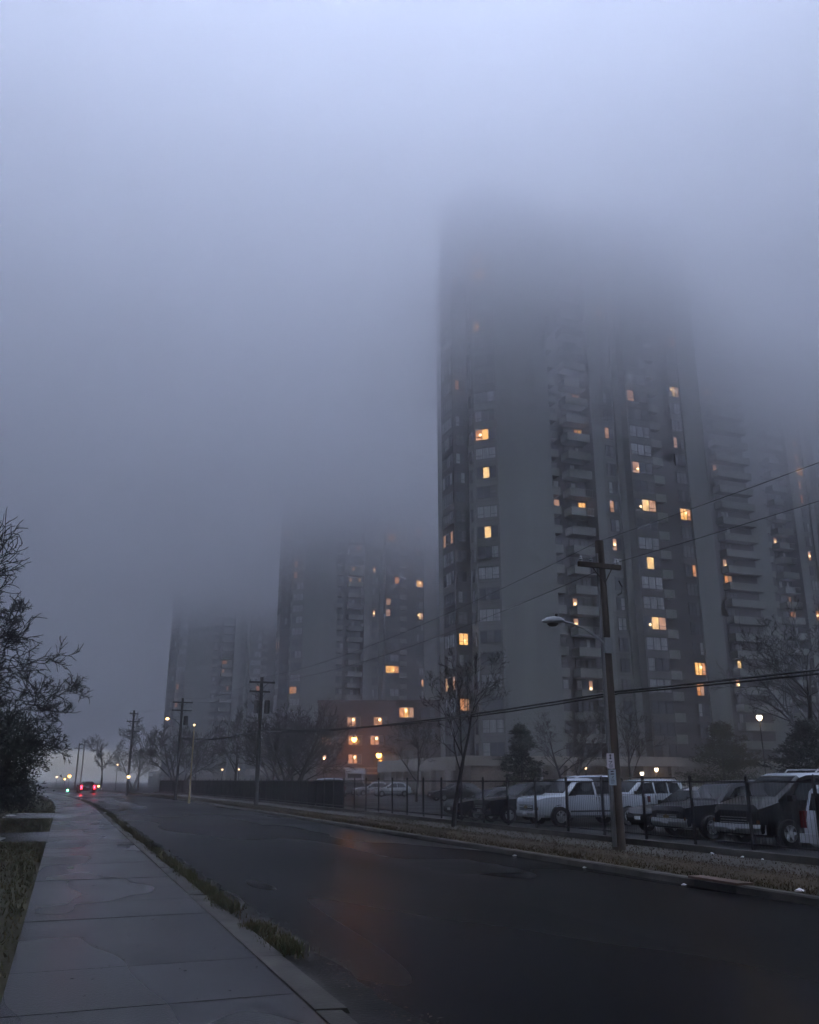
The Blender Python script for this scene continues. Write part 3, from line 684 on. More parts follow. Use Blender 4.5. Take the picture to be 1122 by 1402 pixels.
def lamp_head(parent, lit=None):
    pr = [(0, .02), (.04, .08), (.14, .16), (.3, .2), (.5, .16), (.62, .06), (.66, .0)]
    mb = MB(); n0 = 0
    rings = []
    for a, r in pr:
        ring = []
        for j in range(12):
            t = 2 * PI * j / 12; zz = math.sin(t) * r * (.62 if math.sin(t) > 0 else .30)
            ring.append((arm_dir.x * (1.28 + a) - arm_dir.y * math.cos(t) * r * .8, arm_dir.y * (1.28 + a) - .12 + arm_dir.x * math.cos(t) * r * .8, 5.345 - a * .09 + zz))
        rings.append(ring)
    for ring in rings: mb.v += ring
    for i in range(len(rings) - 1):
        for j in range(12): mb.f.append((i * 12 + j, i * 12 + (j + 1) % 12, (i + 1) * 12 + (j + 1) % 12, (i + 1) * 12 + j)); mb.m.append(0)
    o = mb.build('lamp_head', M['lampgrey'], parent, 50)
    mb = MB().lathe([(0, -.075), (.09, -.065), (.13, -.03), (.14, 0)], (arm_dir.x * 1.62, arm_dir.y * 1.62 - .12, 5.26), 'z', 12); mb.build('lens', M['lens'], o, 60)
    mb = MB().lathe([(.035, 0), (.035, .07), (0, .08)], (arm_dir.x * 1.5, arm_dir.y * 1.5 - .12, 5.43), 'z', 8); mb.build('photocell', M['iron'], o)
lamp_head(arm)
# two small signs strapped to the pole
def pole_sign(label, z0, z1, w, mat, marks, dx):
    t = thing('pole_sign', label, 'sign', (12.19 + dx, 18.70, (z0 + z1) / 2), R(-33), 'signs on the nearest utility pole')
    h = (z1 - z0) / 2
    MB().box(-w / 2, w / 2, -.004, .004, -h, h).build('plate', mat, t)
    mb = MB()
    for q in marks: mb.face([(x * w, -.0065, zz * h) for x, zz in q])
    mb.build('lettering', M['ink'], t)
B = lambda x0, x1, z0, z1: [(x0, z0), (x1, z0), (x1, z1), (x0, z1)]
pole_sign('upper small white parking sign with dark arrow and numeral on the nearest pole', 1.86, 2.21, .175, M['sign'],
          [[(-.2, .72), (.2, .72), (0, .92)], B(-.08, .08, .52, .72), [(-.2, .34), (.2, .34), (0, .52)], B(-.12, .12, .22, .34), B(-.25, .22, -.1, -.02), [(.08, -.1), (.2, -.1), (-.05, -.38), (-.17, -.38)], B(-.3, .3, -.52, -.47), B(-.28, .25, -.64, -.59), B(-.3, .3, -.76, -.71), B(-.2, .2, -.87, -.83)], 0)
pole_sign('lower small blue grey sign with faint dark lettering on the nearest pole', 1.48, 1.84, .165, M['sign2'],
          [B(-.22, .22, .66, .84), B(-.26, .26, .34, .46), B(-.2, .24, .46, .5), [(-.1, .0), (.15, .18), (.2, .12), (0, -.08)], B(-.25, .2, -.25, -.18), B(-.28, .28, -.42, -.36), B(-.24, .26, -.6, -.54), B(-.3, .1, -.76, -.7)], .025)
p2 = utility_pole('dark wooden utility pole with two crossarms and two transformers, beside the grass verge', (11.55, 58.3, 0), 8.1, .15, [(7.75, -.85, .85), (7.15, -.8, .55)], 'wood_far', [(-.33, 5.75, .16, .75), (.38, 5.75, .18, .8)])
p3 = utility_pole('dark utility pole with two wide crossarms under the faintest tower', (9.3, 82.9, 0), 8.7, .15, [(8.3, -.85, .9), (7.6, -.9, .85)], 'wood_far', [(.38, 6.3, .2, .75)])
mb = MB().tube([(-.1, -.1, 6.3), (-.6, -.25, 6.8), (-1.15, -.4, 6.85)], .03, 6); a3 = mb.build('lamp_arm', M['wood_far'], p3)
MB().lathe([(0, -.12), (.12, -.09), (.16, 0), (.1, .08), (0, .1)], (-1.25, -.42, 6.82), 'z', 12).build('lit_lamp_head', M['l_warm'], a3, 60)
p4 = utility_pole('utility pole with three short crossarms, beyond the far lamp', (6.85, 109.6, 0), 9.4, .16, [(9.0, -.5, .5), (8.1, -.75, .75), (7.0, -.7, .8)], 'wood_far')
p5 = utility_pole('faint utility pole far down the street, left of a faint pair', (2.1, 191, 0), 8.6, .16, [(7.6, -.9, .9)], 'wood_far')
p6 = utility_pole('faint utility pole far down the street, right of a faint pair', (3.4, 212, 0), 9.8, .16, [(9.0, -.9, .9)], 'wood_far')
p0 = utility_pole('wooden utility pole carrying the wires past the right edge', (13.0, -21.5, 0), 7.6, .165, [(6.85, -.75, .5)], 'wood')

def wire(label, pts, r, sag, mat='cable', n=14, name='power_line', group='wires strung between the poles', pair=False):
    mb = MB()
    for a, b in zip(pts[:-1], pts[1:]):
        a, b = Vector(a), Vector(b); P = []
        for i in range(n + 1):
            t = i / n; p = a.lerp(b, t); p.z -= sag * 4 * t * (1 - t); P.append(p)
        mb.tube(P, r, 4)
        if pair: mb.tube([p + Vector((.02, 0, -.055 - .02 * math.sin(7 * i))) for i, p in enumerate(P)], r * .8, 4)
    return tag(mb.build(name, M[mat]), label, 'power line', group)
wire('topmost thin wire running from pole top to pole top along the street', [(13.0, -21.5, 7.6), (12.4, 18.9, 7.55), (11.55, 58.3, 8.1), (9.3, 82.9, 8.7), (6.85, 109.6, 9.4)], .0055, .55)
wire('thin wire from the right end of the near crossarm to the pole with transformers', [(13.5, -21.65, 7.0), (12.85, 18.75, 7.0), (12.3, 58.1, 7.85), (10.1, 82.7, 8.4)], .0055, .55)
wire('thick twin black cable crossing low behind the near pole', [(13.0, -21.6, 3.8), (12.52, 18.75, 3.68), (11.5, 58.1, 4.7), (9.3, 82.7, 5.2)], .022, .35, pair=True)

def lamp_post(label, loc, H, r, mat, post='iron', rad=.05, group='lit lamps in the parking lot', cap=True, watt=0, col=(1, .45, .10)):
    t = thing('lamp_post', label, 'lamp post', loc, 0, group)
    MB().tube([(0, 0, -.2), (0, 0, .4), (0, 0, .41), (0, 0, H - r)], [rad * 1.7, rad * 1.6, rad, rad * .8], 8).build('post', M[post], t, 60)
    MB().lathe([(0, H - r), (r * .6, H - r * .8), (r, H), (r * .8, H + r * .6), (0, H + r)], (0, 0, 0), 'z', 14).build('globe', mat, t, 70)
    if cap: MB().lathe([(r * .84, H + r * .58), (r * .4, H + r * 1.25), (0, H + r * 1.35)], (0, 0, 0), 'z', 12).build('cap', M['iron'], t, 60)
    if watt:
        ld = bpy.data.lights.new('lamp_light', 'POINT'); ld.energy = watt; ld.color = col; ld.shadow_soft_size = r * .5
        lo = bpy.data.objects.new('lamp_light', ld); COL.objects.link(lo); lo.parent = t; lo.location = (0, 0, H - r * 1.7)
    return t
lamp_post('brightest orange lot lamp, on a post before the brick doorway', (46.9, 138.4, -.2), 5.6, .46, M['l_orange'], watt=2.0, col=(1, .34, .05))
lamp_post('tall orange lot lamp shining over the second floor windows of the brick building', (43.2, 140.0, -.2), 8.1, .46, M['l_orange'], watt=2.0, col=(1, .34, .05))
lamp_post('pinkish lot lamp left of the brick building, behind the many stemmed tree', (26.5, 96.9, -.2), 4.2, .22, M['l_pink'], watt=3, col=(1, .5, .3))
lamp_post('white lot lamp high among the branches of the biggest bare tree', (53.8, 59.9, -.2), 6.8, .26, M['l_white'], watt=1.2, col=(1, .8, .55))
lamp_post('white globe lamp by the tower entrance, left of a pair', (56.1, 80.4, -.2), 2.45, .22, M['l_white'])
lamp_post('white globe lamp by the tower entrance, right and higher of a pair', (57.5, 79.8, -.2), 2.85, .22, M['l_white'], watt=3, col=(1, .6, .3))
lamp_post('small warm lamp behind the white pickup, under the bushy bare tree', (48.0, 78.1, -.2), 2.9, .13, M['l_small'])
lamp_post('small white globe lamp beyond the fence, left of two beside the pole with transformers', (16.1, 100.8, -.2), 2.9, .12, M['l_small'])
lamp_post('small white globe lamp beyond the fence, right of two beside the pole with transformers', (17.8, 100.2, -.2), 2.9, .12, M['l_small'])
lamp_post('low orange lamp at the foot of the pole with three crossarms', (6.75, 107.5, 0), 1.95, .18, M['l_warm'], group='lamps along the street')
lamp_post('low orange lamp by the street bend, right of the red brake lights', (4.75, 140, 0), .75, .17, M['l_warm'], group='lamps along the street')
lamp_post('far orange lamp down the street, the brighter of two', (1.0, 213, 0), 2.4, .36, M['l_orange'], group='lamps along the street')
lamp_post('far orange lamp down the street, the lower of two', (.1, 208, 0), 1.8, .22, M['l_orange'], group='lamps along the street')
lamp_post('green glow standing in for a lens ghost, just left of the red brake lights', (.55, 122, -.08), .45, .12, M['ghost_green'], group='lamps along the street', cap=False)  # glowing post added where a lens ghost shows green, no real lamp
lamp_post('farthest faint lamp at the left, beyond the lawn', (-1.7, 236, 0), 2.3, .30, M['l_pink'], group='lamps along the street')
lamp_post('small dim lamp above the fence left of the pole with three crossarms', (7.6, 150, 0), 3.9, .16, M['l_small'], group='lamps along the street')
lamp_post('thin yellow lit pole with a small lamp on top, standing by the fence', (9.05, 71.5, 0), 5.7, .10, M['l_small'], 'yellow', .06, 'lamps along the street')

# ------------------------------------------------------------------ vehicles
def vehicle(kind, name, label, loc, rz, paint, L=4.8, H=1.78, W=.94, cat='car', roof=None, lit=False, emblem=False, rails=False, rear_only=False, group='vehicles parked behind the fence', bump='trim'):
    t = thing(name, label, cat, loc, rz, group)
    s, h = L / 4.8, H / 1.78
    if kind == 'suv':
        ST = [(2.4, .78, .40, .80, .66, .84), (2.33, .88, .32, .93, .78, .98), (1.95, .94, .28, 1.0, .84, 1.06), (1.1, .95, .28, 1.05, .86, 1.12), (.98, .95, .28, 1.06, .85, 1.15), (.30, .95, .28, 1.07, .74, 1.66), (.05, .95, .28, 1.07, .72, 1.74),
              (-1.0, .95, .28, 1.08, .72, 1.78), (-1.9, .95, .28, 1.08, .72, 1.75), (-2.15, .94, .30, 1.07, .71, 1.68), (-2.36, .92, .36, 1.02, .78, 1.08), (-2.4, .86, .42, .92, .74, .95)]
        sw = [[(.80, .07), (.24, .84), (-.42, .88), (-.42, .07)], [(-.50, .07), (-.50, .88), (-1.22, .88), (-1.22, .07)], [(-1.30, .07), (-1.30, .88), (-1.92, .84), (-2.05, .07)]]
        ws, rw = (.94, .34), (-2.19, -2.34)
    elif kind == 'van':
        ST = [(2.4, .78, .36, .82, .66, .86), (2.3, .88, .30, .95, .80, 1.0), (1.75, .95, .26, 1.04, .86, 1.12), (1.65, .96, .26, 1.06, .86, 1.15), (.75, .97, .26, 1.08, .76, 1.70), (.5, .97, .26, 1.08, .74, 1.76), (-1.0, .97, .26, 1.08, .74, 1.78),
              (-2.1, .97, .26, 1.08, .74, 1.75), (-2.28, .95, .30, 1.06, .73, 1.66), (-2.38, .93, .36, 1.02, .80, 1.10), (-2.42, .88, .40, .92, .76, .96)]
        sw = [[(1.35, .07), (.72, .84), (.1, .88), (.1, .07)], [(.0, .07), (.0, .88), (-1.0, .88), (-1.0, .07)], [(-1.1, .07), (-1.1, .88), (-2.0, .85), (-2.1, .07)]]
        ws, rw = (1.60, .80), (-2.30, -2.37)
    elif kind == 'hatch':
        ST = [(2.4, .74, .34, .70, .60, .74), (2.3, .86, .26, .84, .74, .88), (1.8, .93, .22, .94, .82, .99), (1.15, .94, .22, 1.0, .84, 1.06), (1.0, .94, .22, 1.01, .83, 1.09), (.2, .94, .22, 1.04, .68, 1.62), (-.1, .94, .22, 1.05, .66, 1.72),
              (-.9, .94, .22, 1.06, .66, 1.76), (-1.5, .94, .22, 1.07, .66, 1.68), (-2.2, .92, .26, 1.08, .70, 1.20), (-2.36, .88, .34, 1.0, .74, 1.05), (-2.4, .82, .4, .9, .70, .94)]
        sw = [[(.82, .07), (.14, .84), (-.5, .88), (-.5, .07)], [(-.58, .07), (-.58, .88), (-1.3, .84), (-1.65, .07)]]
        ws, rw = (.96, .25), (-1.55, -2.15)
    else:  # pickup with a single cab
        ST = [(2.4, .80, .46, .86, .70, .90), (2.36, .90, .38, 1.0, .82, 1.04), (2.0, .95, .34, 1.06, .86, 1.11), (1.32, .96, .34, 1.09, .87, 1.15), (1.24, .96, .34, 1.10, .86, 1.18), (.72, .96, .34, 1.11, .74, 1.70), (.56, .96, .34, 1.11, .72, 1.76),
              (.12, .96, .34, 1.11, .72, 1.78), (-.10, .96, .34, 1.11, .72, 1.74), (-.16, .96, .34, 1.11, .86, 1.14), (-1.5, .96, .34, 1.11, .90, 1.13), (-2.34, .96, .36, 1.11, .90, 1.13), (-2.4, .93, .44, 1.06, .88, 1.09)]
        sw = [[(1.12, .07), (.67, .86), (-.02, .88), (-.02, .07)]]
        ws, rw = (1.21, .76), (-.115, -.15)
    ST = [(x * s, w * W / .95, zb, zt * h if zt > 1 else zt * (.5 + .5 * h), wr * W / .95, tp * h) for x, w, zb, zt, wr, tp in ST]
    def ring(st):
        x, w, zb, zt, wr, tp = st
        half = [(.80 * w, zb), (.97 * w, zb + .10), (w, zb + (zt - zb) * .55), (.965 * w, zt), (wr, max(zt + .01, tp - .07)), (wr - .10, tp)]
        return [(x, y, z) for y, z in half] + [(x, -y, z) for y, z in reversed(half)]
    mb = MB(); rings = [ring(q) for q in ST]
    for r_ in rings: mb.v += r_
    k = 12
    for i in range(len(rings) - 1):
        for j in range(k):
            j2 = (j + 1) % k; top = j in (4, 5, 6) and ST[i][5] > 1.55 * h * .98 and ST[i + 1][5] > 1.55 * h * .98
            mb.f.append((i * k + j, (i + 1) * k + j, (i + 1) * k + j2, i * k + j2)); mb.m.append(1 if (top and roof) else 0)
    mb.f.append(tuple(reversed(range(k)))); mb.m.append(0)
    e = (len(rings) - 1) * k; mb.f.append(tuple(e + j for j in range(k))); mb.m.append(0)
    body = mb.build('body', [paint, roof or paint], t, 38)
    def lerp_st(x):
        for a, b in zip(ST[:-1], ST[1:]):
            if a[0] >= x >= b[0]:
                f = (a[0] - x) / (a[0] - b[0]) if a[0] != b[0] else 0
                return [a[i] + (b[i] - a[i]) * f for i in range(6)]
        return ST[-1]
    def side(x, f, sg, off=.008):
        q = lerp_st(x); y = .965 * q[1] + (q[4] - .965 * q[1]) * f; z = q[3] + (q[5] - .07 - q[3]) * f
        return (x, sg * (y + off), z + off * .4)
    for sg in (1, -1):
        for poly in sw:
            mb = MB(); poly = [(x * s, f) for x, f in poly]
            # subdivide so that the pane hugs the curved side
            top = sorted([p for p in poly if p[1] > .5], key=lambda p: -p[0]); bot = sorted([p for p in poly if p[1] <= .5], key=lambda p: -p[0]); n = 5
            for i in range(n):
                f0, f1 = i / n, (i + 1) / n; g_ = lambda e, f: (e[0][0] + (e[1][0] - e[0][0]) * f, e[0][1] + (e[1][1] - e[0][1]) * f)
                a, b, c, d = g_(bot, f0), g_(bot, f1), g_(top, f1), g_(top, f0)
                mb.face([side(*a, sg), side(*b, sg), side(*c, sg), side(*d, sg)])
            mb.build('side_window', M['cglass'], t)
    def across(x0, x1, nm, wd):
        a, b = lerp_st(x0 * s), lerp_st(x1 * s); za, zb = a[5], b[5]; ya, yb = (a[4] - .10) * wd, (b[4] - .08) * wd
        d = Vector((x1 * s - x0 * s, 0, zb - za)).normalized(); nrm = Vector((-d.z, 0, d.x)); nrm = nrm if nrm.z > 0 else -nrm
        if nm == 'rear_window': nrm = Vector((-abs(nrm.x), 0, abs(nrm.z)))
        o = nrm * .012
        mb = MB(); mb.face([(x0 * s + o.x, ya, za + o.z), (x0 * s + o.x, -ya, za + o.z), (x1 * s + o.x, -yb, zb + o.z), (x1 * s + o.x, yb, zb + o.z)])
        return mb.build(nm, M['cglass'], t)
    wsh = across(*ws, 'windscreen', .98); across(*rw, 'rear_window', .98)
    a = lerp_st(ws[0] * s); mb = MB()
    for y0 in (-.1, .5): mb.tube([(ws[0] * s + .02, y0, a[5] + .02), (ws[0] * s - .22 * s, y0 - .42, a[5] + .02 + .19)], .010, 4)
    mb.build('wiper', M['trim'], wsh)
    # wheels
    wr = .36 * (1.06 if kind == 'pickup' else (1.0 if kind != 'hatch' else .9)) * (.6 + .4 * h); xs = (1.48 * s, -1.42 * s)
    wy = W * 1.0
    for x in xs:
        for sg in (1, -1):
            arch = MB(); n = 14
            for i in range(n):
                t0, t1 = -.15 + (PI + .3) * i / n, -.15 + (PI + .3) * (i + 1) / n
                for r0_, r1_, yy in ((0, wr * 1.18, wy + .004),):
                    arch.face([(x, sg * yy, wr), (x + r1_ * math.cos(t0), sg * yy, wr + r1_ * math.sin(t0)), (x + r1_ * math.cos(t1), sg * yy, wr + r1_ * math.sin(t1))])
            arch.build('wheel_well_shade', M['trim'], t)  # flat dark disc painted in for the shaded wheel well
            w = MB().lathe([(wr * .6, -.13), (wr * .93, -.13), (wr, -.08), (wr, .08), (wr * .93, .13), (wr * .6, .13)], (0, 0, 0), 'y', 24).build('wheel', M['tyre'], t, 40, (x, sg * (wy - .06), wr))
            rm = MB().lathe([(wr * .62, .10), (wr * .62, .128), (wr * .54, .128), (wr * .52, .06), (0, .05)], (0, 0, 0), 'y', 24)
            for j in range(6):
                a0 = 2 * PI * j / 6; ca, sa = math.cos(a0), math.sin(a0); P = lambda r_, o_, y_: (ca * r_ - sa * o_, y_, sa * r_ + ca * o_)
                wd = .035; rm.idx([P(.02, -wd, .12), P(.02, wd, .12), P(wr * .56, wd * 1.2, .125), P(wr * .56, -wd * 1.2, .125), P(.02, -wd, .05), P(.02, wd, .05), P(wr * .56, wd * 1.2, .06), P(wr * .56, -wd * 1.2, .06)], [(0, 1, 2, 3), (0, 4, 5, 1), (1, 5, 6, 2), (3, 2, 6, 7), (0, 3, 7, 4)])
            rm.lathe([(.06, .128), (.05, .14), (0, .142)], (0, 0, 0), 'y', 12)
            r_ob = rm.build('rim', M['rim'], w, 40)
            if sg < 0: r_ob.scale = (1, -1, 1)
    # front end
    fx = ST[0][0]; fw = ST[1][1]; zh = ST[0][3]
    mb = MB(); mb.box(fx - .12, fx + .015, -.52 * fw / .88, .52 * fw / .88, zh - .27, zh - .05)
    gr = mb.build('grille', M['trim'], t)
    mb = MB()
    for i in range(3): z = zh - .23 + .07 * i; mb.box(fx + .015, fx + .03, -.50 * fw / .88, .50 * fw / .88, z, z + (.045 if i == 1 and emblem else .018))
    mb.build('grille_bar', M['chrome'] if kind != 'hatch' else M['trim'], gr)
    if emblem:
        z = zh - .14; x = fx + .036; mb = MB()
        mb.face([(x, -.15, z - .045), (x, .15, z - .045), (x, .17, z + .045), (x, -.13, z + .045)]); mb.face([(x + .003, -.06, z - .075), (x + .003, .05, z - .075), (x + .003, .07, z + .075), (x + .003, -.04, z + .075)])
        mb.build('emblem', M['gold'], gr)
    for sg in (1, -1):
        mb = MB(); y0, y1 = .54 * fw / .88, .86 * fw / .88; n0 = [(fx + .005, sg * y0, zh - .25), (fx - .10 * s, sg * y1, zh - .23), (fx - .12 * s, sg * y1, zh - .02), (fx - .01, sg * y0, zh - .03)]
        q = [(p[0] - .16, p[1], p[2]) for p in n0]; mb.idx(n0 + q, [(0, 1, 2, 3), (4, 5, 1, 0), (3, 2, 6, 7), (1, 5, 6, 2), (0, 3, 7, 4)])
        mb.build('headlight', M['hlamp'], t)
        mb = MB(); mb.box(fx - .16, fx - .02, sg * y1 - .03 if sg > 0 else sg * y1 - .01, sg * y1 + .01 if sg > 0 else sg * y1 + .03, zh - .24, zh - .14); mb.build('turn_signal', M['amber'], t)
    mb = MB(); pw = fw + .02
    prof = [(fx + .07, .62), (fx + .09, .52), (fx + .06, .38), (fx - .1, .36), (fx - .12, .62)]
    for (xa, za), (xb, zb) in zip(prof[:-1], prof[1:]):
        for y0, y1, d0, d1 in ((-pw, -pw * .8, .16, 0), (-pw * .8, pw * .8, 0, 0), (pw * .8, pw, 0, .16)): mb.face([(xa - d0, y0, za), (xa - d1, y1, za), (xb - d1, y1, zb), (xb - d0, y0, zb)])
    for i in (0,): mb.face([(prof[0][0], -pw * .8, .62), (prof[0][0], pw * .8, .62), (prof[-1][0], pw * .8, .62), (prof[-1][0], -pw * .8, .62)])
    mb.build('front_bumper', M[bump] if bump in M else paint, t, 50)
    MB().box(fx + .08, fx + .10, -.16, .16, .46, .57).build('licence_plate', M['plate'], t)
    # rear end
    rx = ST[-1][0]; rwid = ST[-2][1]
    for sg in (1, -1):
        mb = MB(); y1 = rwid + .006; y0 = y1 - .16; zc = ST[-2][3]
        mb.box(rx - .03, rx + .10, min(sg * y0, sg * y1), max(sg * y0, sg * y1), zc - .26, zc + (.12 if kind in ('van', 'suv') else -.02)); mb.build('tail_light', M['tlamp'] if not lit else M['l_red'], t)
    if lit: MB().box(rx + .30, rx + .36, -.22, .22, 1.30 * h, 1.40 * h).build('third_brake_light', M['l_red'], t)
    mb = MB(); mb.box(rx - .10, rx + .05, -rwid, rwid, .40, .60); mb.build('rear_bumper', M[bump] if bump in M else paint, t)
    MB().box(rx - .045, rx - .02, -.18, .18, .70, .84).build('licence_plate', M['plate'], t)
    mb = MB(); mb.box(rx - .03, rx - .01, -.10, .10, .90, .95); mb.build('badge', M['chrome'], t)
    # mirrors, handles, sills, door seams
    for sg in (1, -1):
        x = (ws[0] - .28) * s; q = side(x, .12, sg)
        mb = MB(); mb.box(x - .06, x + .08, min(q[1], q[1] + sg * .2), max(q[1], q[1] + sg * .2), q[2] - .02, q[2] + .15); mb.build('mirror', M['trim'], t)
        mb = MB()
        for hx in ((-.28, -1.05) if kind != 'pickup' else (.08,)):
            hh = lerp_st(hx * s); mb.box(hx * s - .10, hx * s + .08, min(sg * (hh[1] - .02), sg * (hh[1] + .015)), max(sg * (hh[1] - .02), sg * (hh[1] + .015)), hh[3] - .13, hh[3] - .09)
        mb.build('door_handle', M['trim'] if paint != M['p_white'] else M['chrome'], t)
        mb = MB()
        for sx in ((.98, -.46, -1.26) if kind != 'pickup' else (1.22, -.07, -.19)):
            hh = lerp_st(sx * s); mb.box(sx * s - .006, sx * s + .006, min(sg * (hh[1] - .03), sg * (hh[1] + .003)), max(sg * (hh[1] - .03), sg * (hh[1] + .003)), hh[2] + .12, hh[3] - .04)
        mb.box(xs[1] + wr * 1.25, xs[0] - wr * 1.25, min(sg * (W - .02), sg * (W + .006)), max(sg * (W - .02), sg * (W + .006)), .56, .62)
        mb.build('door_seam', M['trim'], t)
    if kind == 'pickup':
        mb = MB(); z = 1.14 * h; mb.box(-2.30 * s, -.22 * s, -.80, .80, z - .02, z + .012); mb.build('bed_shade_panel', M['trim'], t)  # flat dark panel stands in for the shade inside the open bed
    if rails:
        mb = MB()
        for sg in (1, -1):
            mb.tube([(.0 * s, sg * .60, 1.77 * h), (-.1 * s, sg * .60, 1.84 * h), (-1.9 * s, sg * .60, 1.84 * h), (-2.0 * s, sg * .60, 1.74 * h)], .022, 6)
        for x in (-.5, -1.4): mb.tube([(x * s, -.6, 1.845 * h), (x * s, .6, 1.845 * h)], .02, 6)
        mb.build('roof_rack', M['trim'] if roof is None else M['chrome'], t)
    return t
Z = -.2
vehicle('pickup', 'pickup_truck', 'white single cab pickup truck facing the fence, left of the near pole', (20.4, 33.6, Z), PI, M['p_white'], 5.3, 1.88, .98, 'pickup truck', emblem=True, bump='p_white2')
vehicle('suv', 'parked_suv', 'dark suv with pale front bumper, parked left of the white pickup', (19.5, 36.7, Z), PI, M['p_black'], 4.7, 1.74, .92, 'suv', rails=True, bump='p_grey')
vehicle('hatch', 'parked_car', 'near black car left of the dark suv, almost lost in shade behind the fence', (19.3, 39.8, Z), PI, M['p_black'], 4.5, 1.5, .9)
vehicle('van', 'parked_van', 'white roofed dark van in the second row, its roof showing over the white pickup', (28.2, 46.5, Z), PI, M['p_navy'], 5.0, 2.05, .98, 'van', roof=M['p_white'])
vehicle('suv', 'parked_suv', 'white suv in the second row, seen just right of the white pickup', (26.6, 38.7, Z), PI, M['p_white'], 4.8, 1.85, .95, 'suv', rails=True, bump='p_white2')
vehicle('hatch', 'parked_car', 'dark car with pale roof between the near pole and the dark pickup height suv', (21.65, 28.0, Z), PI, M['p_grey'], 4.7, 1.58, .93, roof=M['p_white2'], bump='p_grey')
vehicle('suv', 'parked_suv', 'black suv with bright headlight and silver bumper, in front of the pale roofed car', (20.9, 25.25, Z), PI, M['p_navy'], 4.9, 1.80, .97, 'suv', bump='chrome', emblem=True)
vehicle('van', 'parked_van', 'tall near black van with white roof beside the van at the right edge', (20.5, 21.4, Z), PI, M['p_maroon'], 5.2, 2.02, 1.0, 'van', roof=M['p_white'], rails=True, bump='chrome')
vehicle('van', 'parked_van', 'white van cut by the right edge, its rear window toward the fence', (18.7, 16.3, Z), 0, M['p_white'], 4.6, 1.72, .96, 'van', bump='p_white2')
vehicle('hatch', 'parked_car', 'white hatchback under the brightest orange lot lamp', (34.8, 98.4, Z), PI, M['p_white'], 4.5, 1.6, .92, bump='p_white2')
vehicle('hatch', 'parked_car', 'white hatchback parked just left of and behind another white hatchback', (34.6, 104.5, Z), PI, M['p_white2'], 4.5, 1.6, .92, bump='p_white2')
vehicle('suv', 'parked_suv', 'grey suv left of the two white hatchbacks in the far lot', (33.0, 110.5, Z), PI, M['p_grey'], 4.7, 1.7, .92, 'suv')
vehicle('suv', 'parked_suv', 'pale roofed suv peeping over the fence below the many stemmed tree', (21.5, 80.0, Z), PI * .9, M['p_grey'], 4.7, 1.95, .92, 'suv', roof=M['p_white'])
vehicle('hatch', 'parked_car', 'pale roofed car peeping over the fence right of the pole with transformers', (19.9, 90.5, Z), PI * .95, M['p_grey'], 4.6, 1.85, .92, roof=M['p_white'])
vehicle('hatch', 'parked_car', 'dark car parked low behind the small street tree, before the tower podium', (33.0, 76.0, Z), PI, M['p_black'], 4.7, 1.6, .92)
vehicle('suv', 'moving_car', 'dark car driving away down the street with red brake lights on', (2.75, 128.0, -.08), PI / 2 + .1, M['p_black'], 4.6, 1.5, .9, lit=True, group='traffic')
# (its lamps)
# box truck in the far lot
t = thing('box_truck', 'white box truck parked in front of the brick building', 'truck', (35.6, 114.6, Z), R(-20.6))
mb = MB(); mb.box(-1.3, 1.25, 0, 5, .8, 3.3); mb.build('cargo_box', M['p_white'], t)
mb = MB(); mb.box(-1.1, 1.05, -1.9, -.05, .5, 2.0); mb.box(-1.0, .95, -1.1, -.05, 2.0, 2.6); c = mb.build('cab', M['p_white2'], t)
mb = MB(); mb.box(-.9, .85, -1.13, -1.105, 2.05, 2.55); mb.build('windscreen', M['cglass'], c)
for x in (-1.12, .95):
    for y in (-1.1, 3.6): MB().lathe([(0, 0), (.42, 0), (.42, .24), (0, .24)], (x, y, .42), 'x', 16).build('wheel', M['tyre'], t)

# ------------------------------------------------------------------ small things on the street
def litter(label, loc, s, seed, name='litter_paper'):
    rnd = random.Random(seed); mb = MB(); n = 7
    ring = [(s * math.cos(2 * PI * i / n) * rnd.uniform(.7, 1.2), s * .6 * math.sin(2 * PI * i / n) * rnd.uniform(.7, 1.2), rnd.uniform(0, .3) * s) for i in range(n)]
    low = [(x * .8, y * .8, -.004) for x, y, z in ring]
    vs = ring + low + [(0, 0, s * .45)]
    mb.idx(vs, [(i, (i + 1) % n, 2 * n) for i in range(n)] + [(n + i, n + (i + 1) % n, (i + 1) % n, i) for i in range(n)])
    o = mb.build(name, M['litter'], None, 0, loc); o.rotation_euler.z = rnd.uniform(0, 6)
    return tag(o, label, 'litter', 'scraps of litter')
litter('crumpled white litter on the far kerb near the right edge', (10.35, 11.1, .03), .10, 1)
litter('white scrap of litter in the far gutter, left of the storm drain', (9.95, 13.3, -.09), .06, 2)
litter('white scrap of litter at the far kerb, below the white pickup', (10.0, 19.6, -.09), .07, 3)
litter('flat white scrap of litter at the far kerb, left of the near pole', (9.98, 16.5, -.09), .06, 4)
litter('small white scrap on the dark road near the bottom of the photo', (2.75, 6.55, -.095), .022, 5)
litter('white scrap of litter at the foot of the wall, leftmost of three', (13.45, 16.9, .05), .09, 6)
litter('white scrap of litter at the foot of the wall, middle of three', (13.5, 16.0, .05), .06, 7)
litter('white scrap of litter at the foot of the wall, rightmost of three', (13.5, 15.4, .05), .05, 8)
litter('pale piece standing in for a glint on the near kerb far along the sidewalk', (2.15, 50.0, -.03), .13, 9)  # bright glint put in as a pale scrap
t = thing('storm_drain', 'rusty storm drain opening set into the far kerb', 'storm drain', (10.2, 12.7, 0), 0)
mb = MB(); mb.box(-.14, .16, -.62, .62, .016, .05); mb.build('drain_lid', M['rust'], t)
mb = MB(); mb.box(-.115, -.09, -.5, .5, -.10, .0); mb.build('opening', M['cable'], t)  # black slab on the kerb face stands in for the shaded hollow
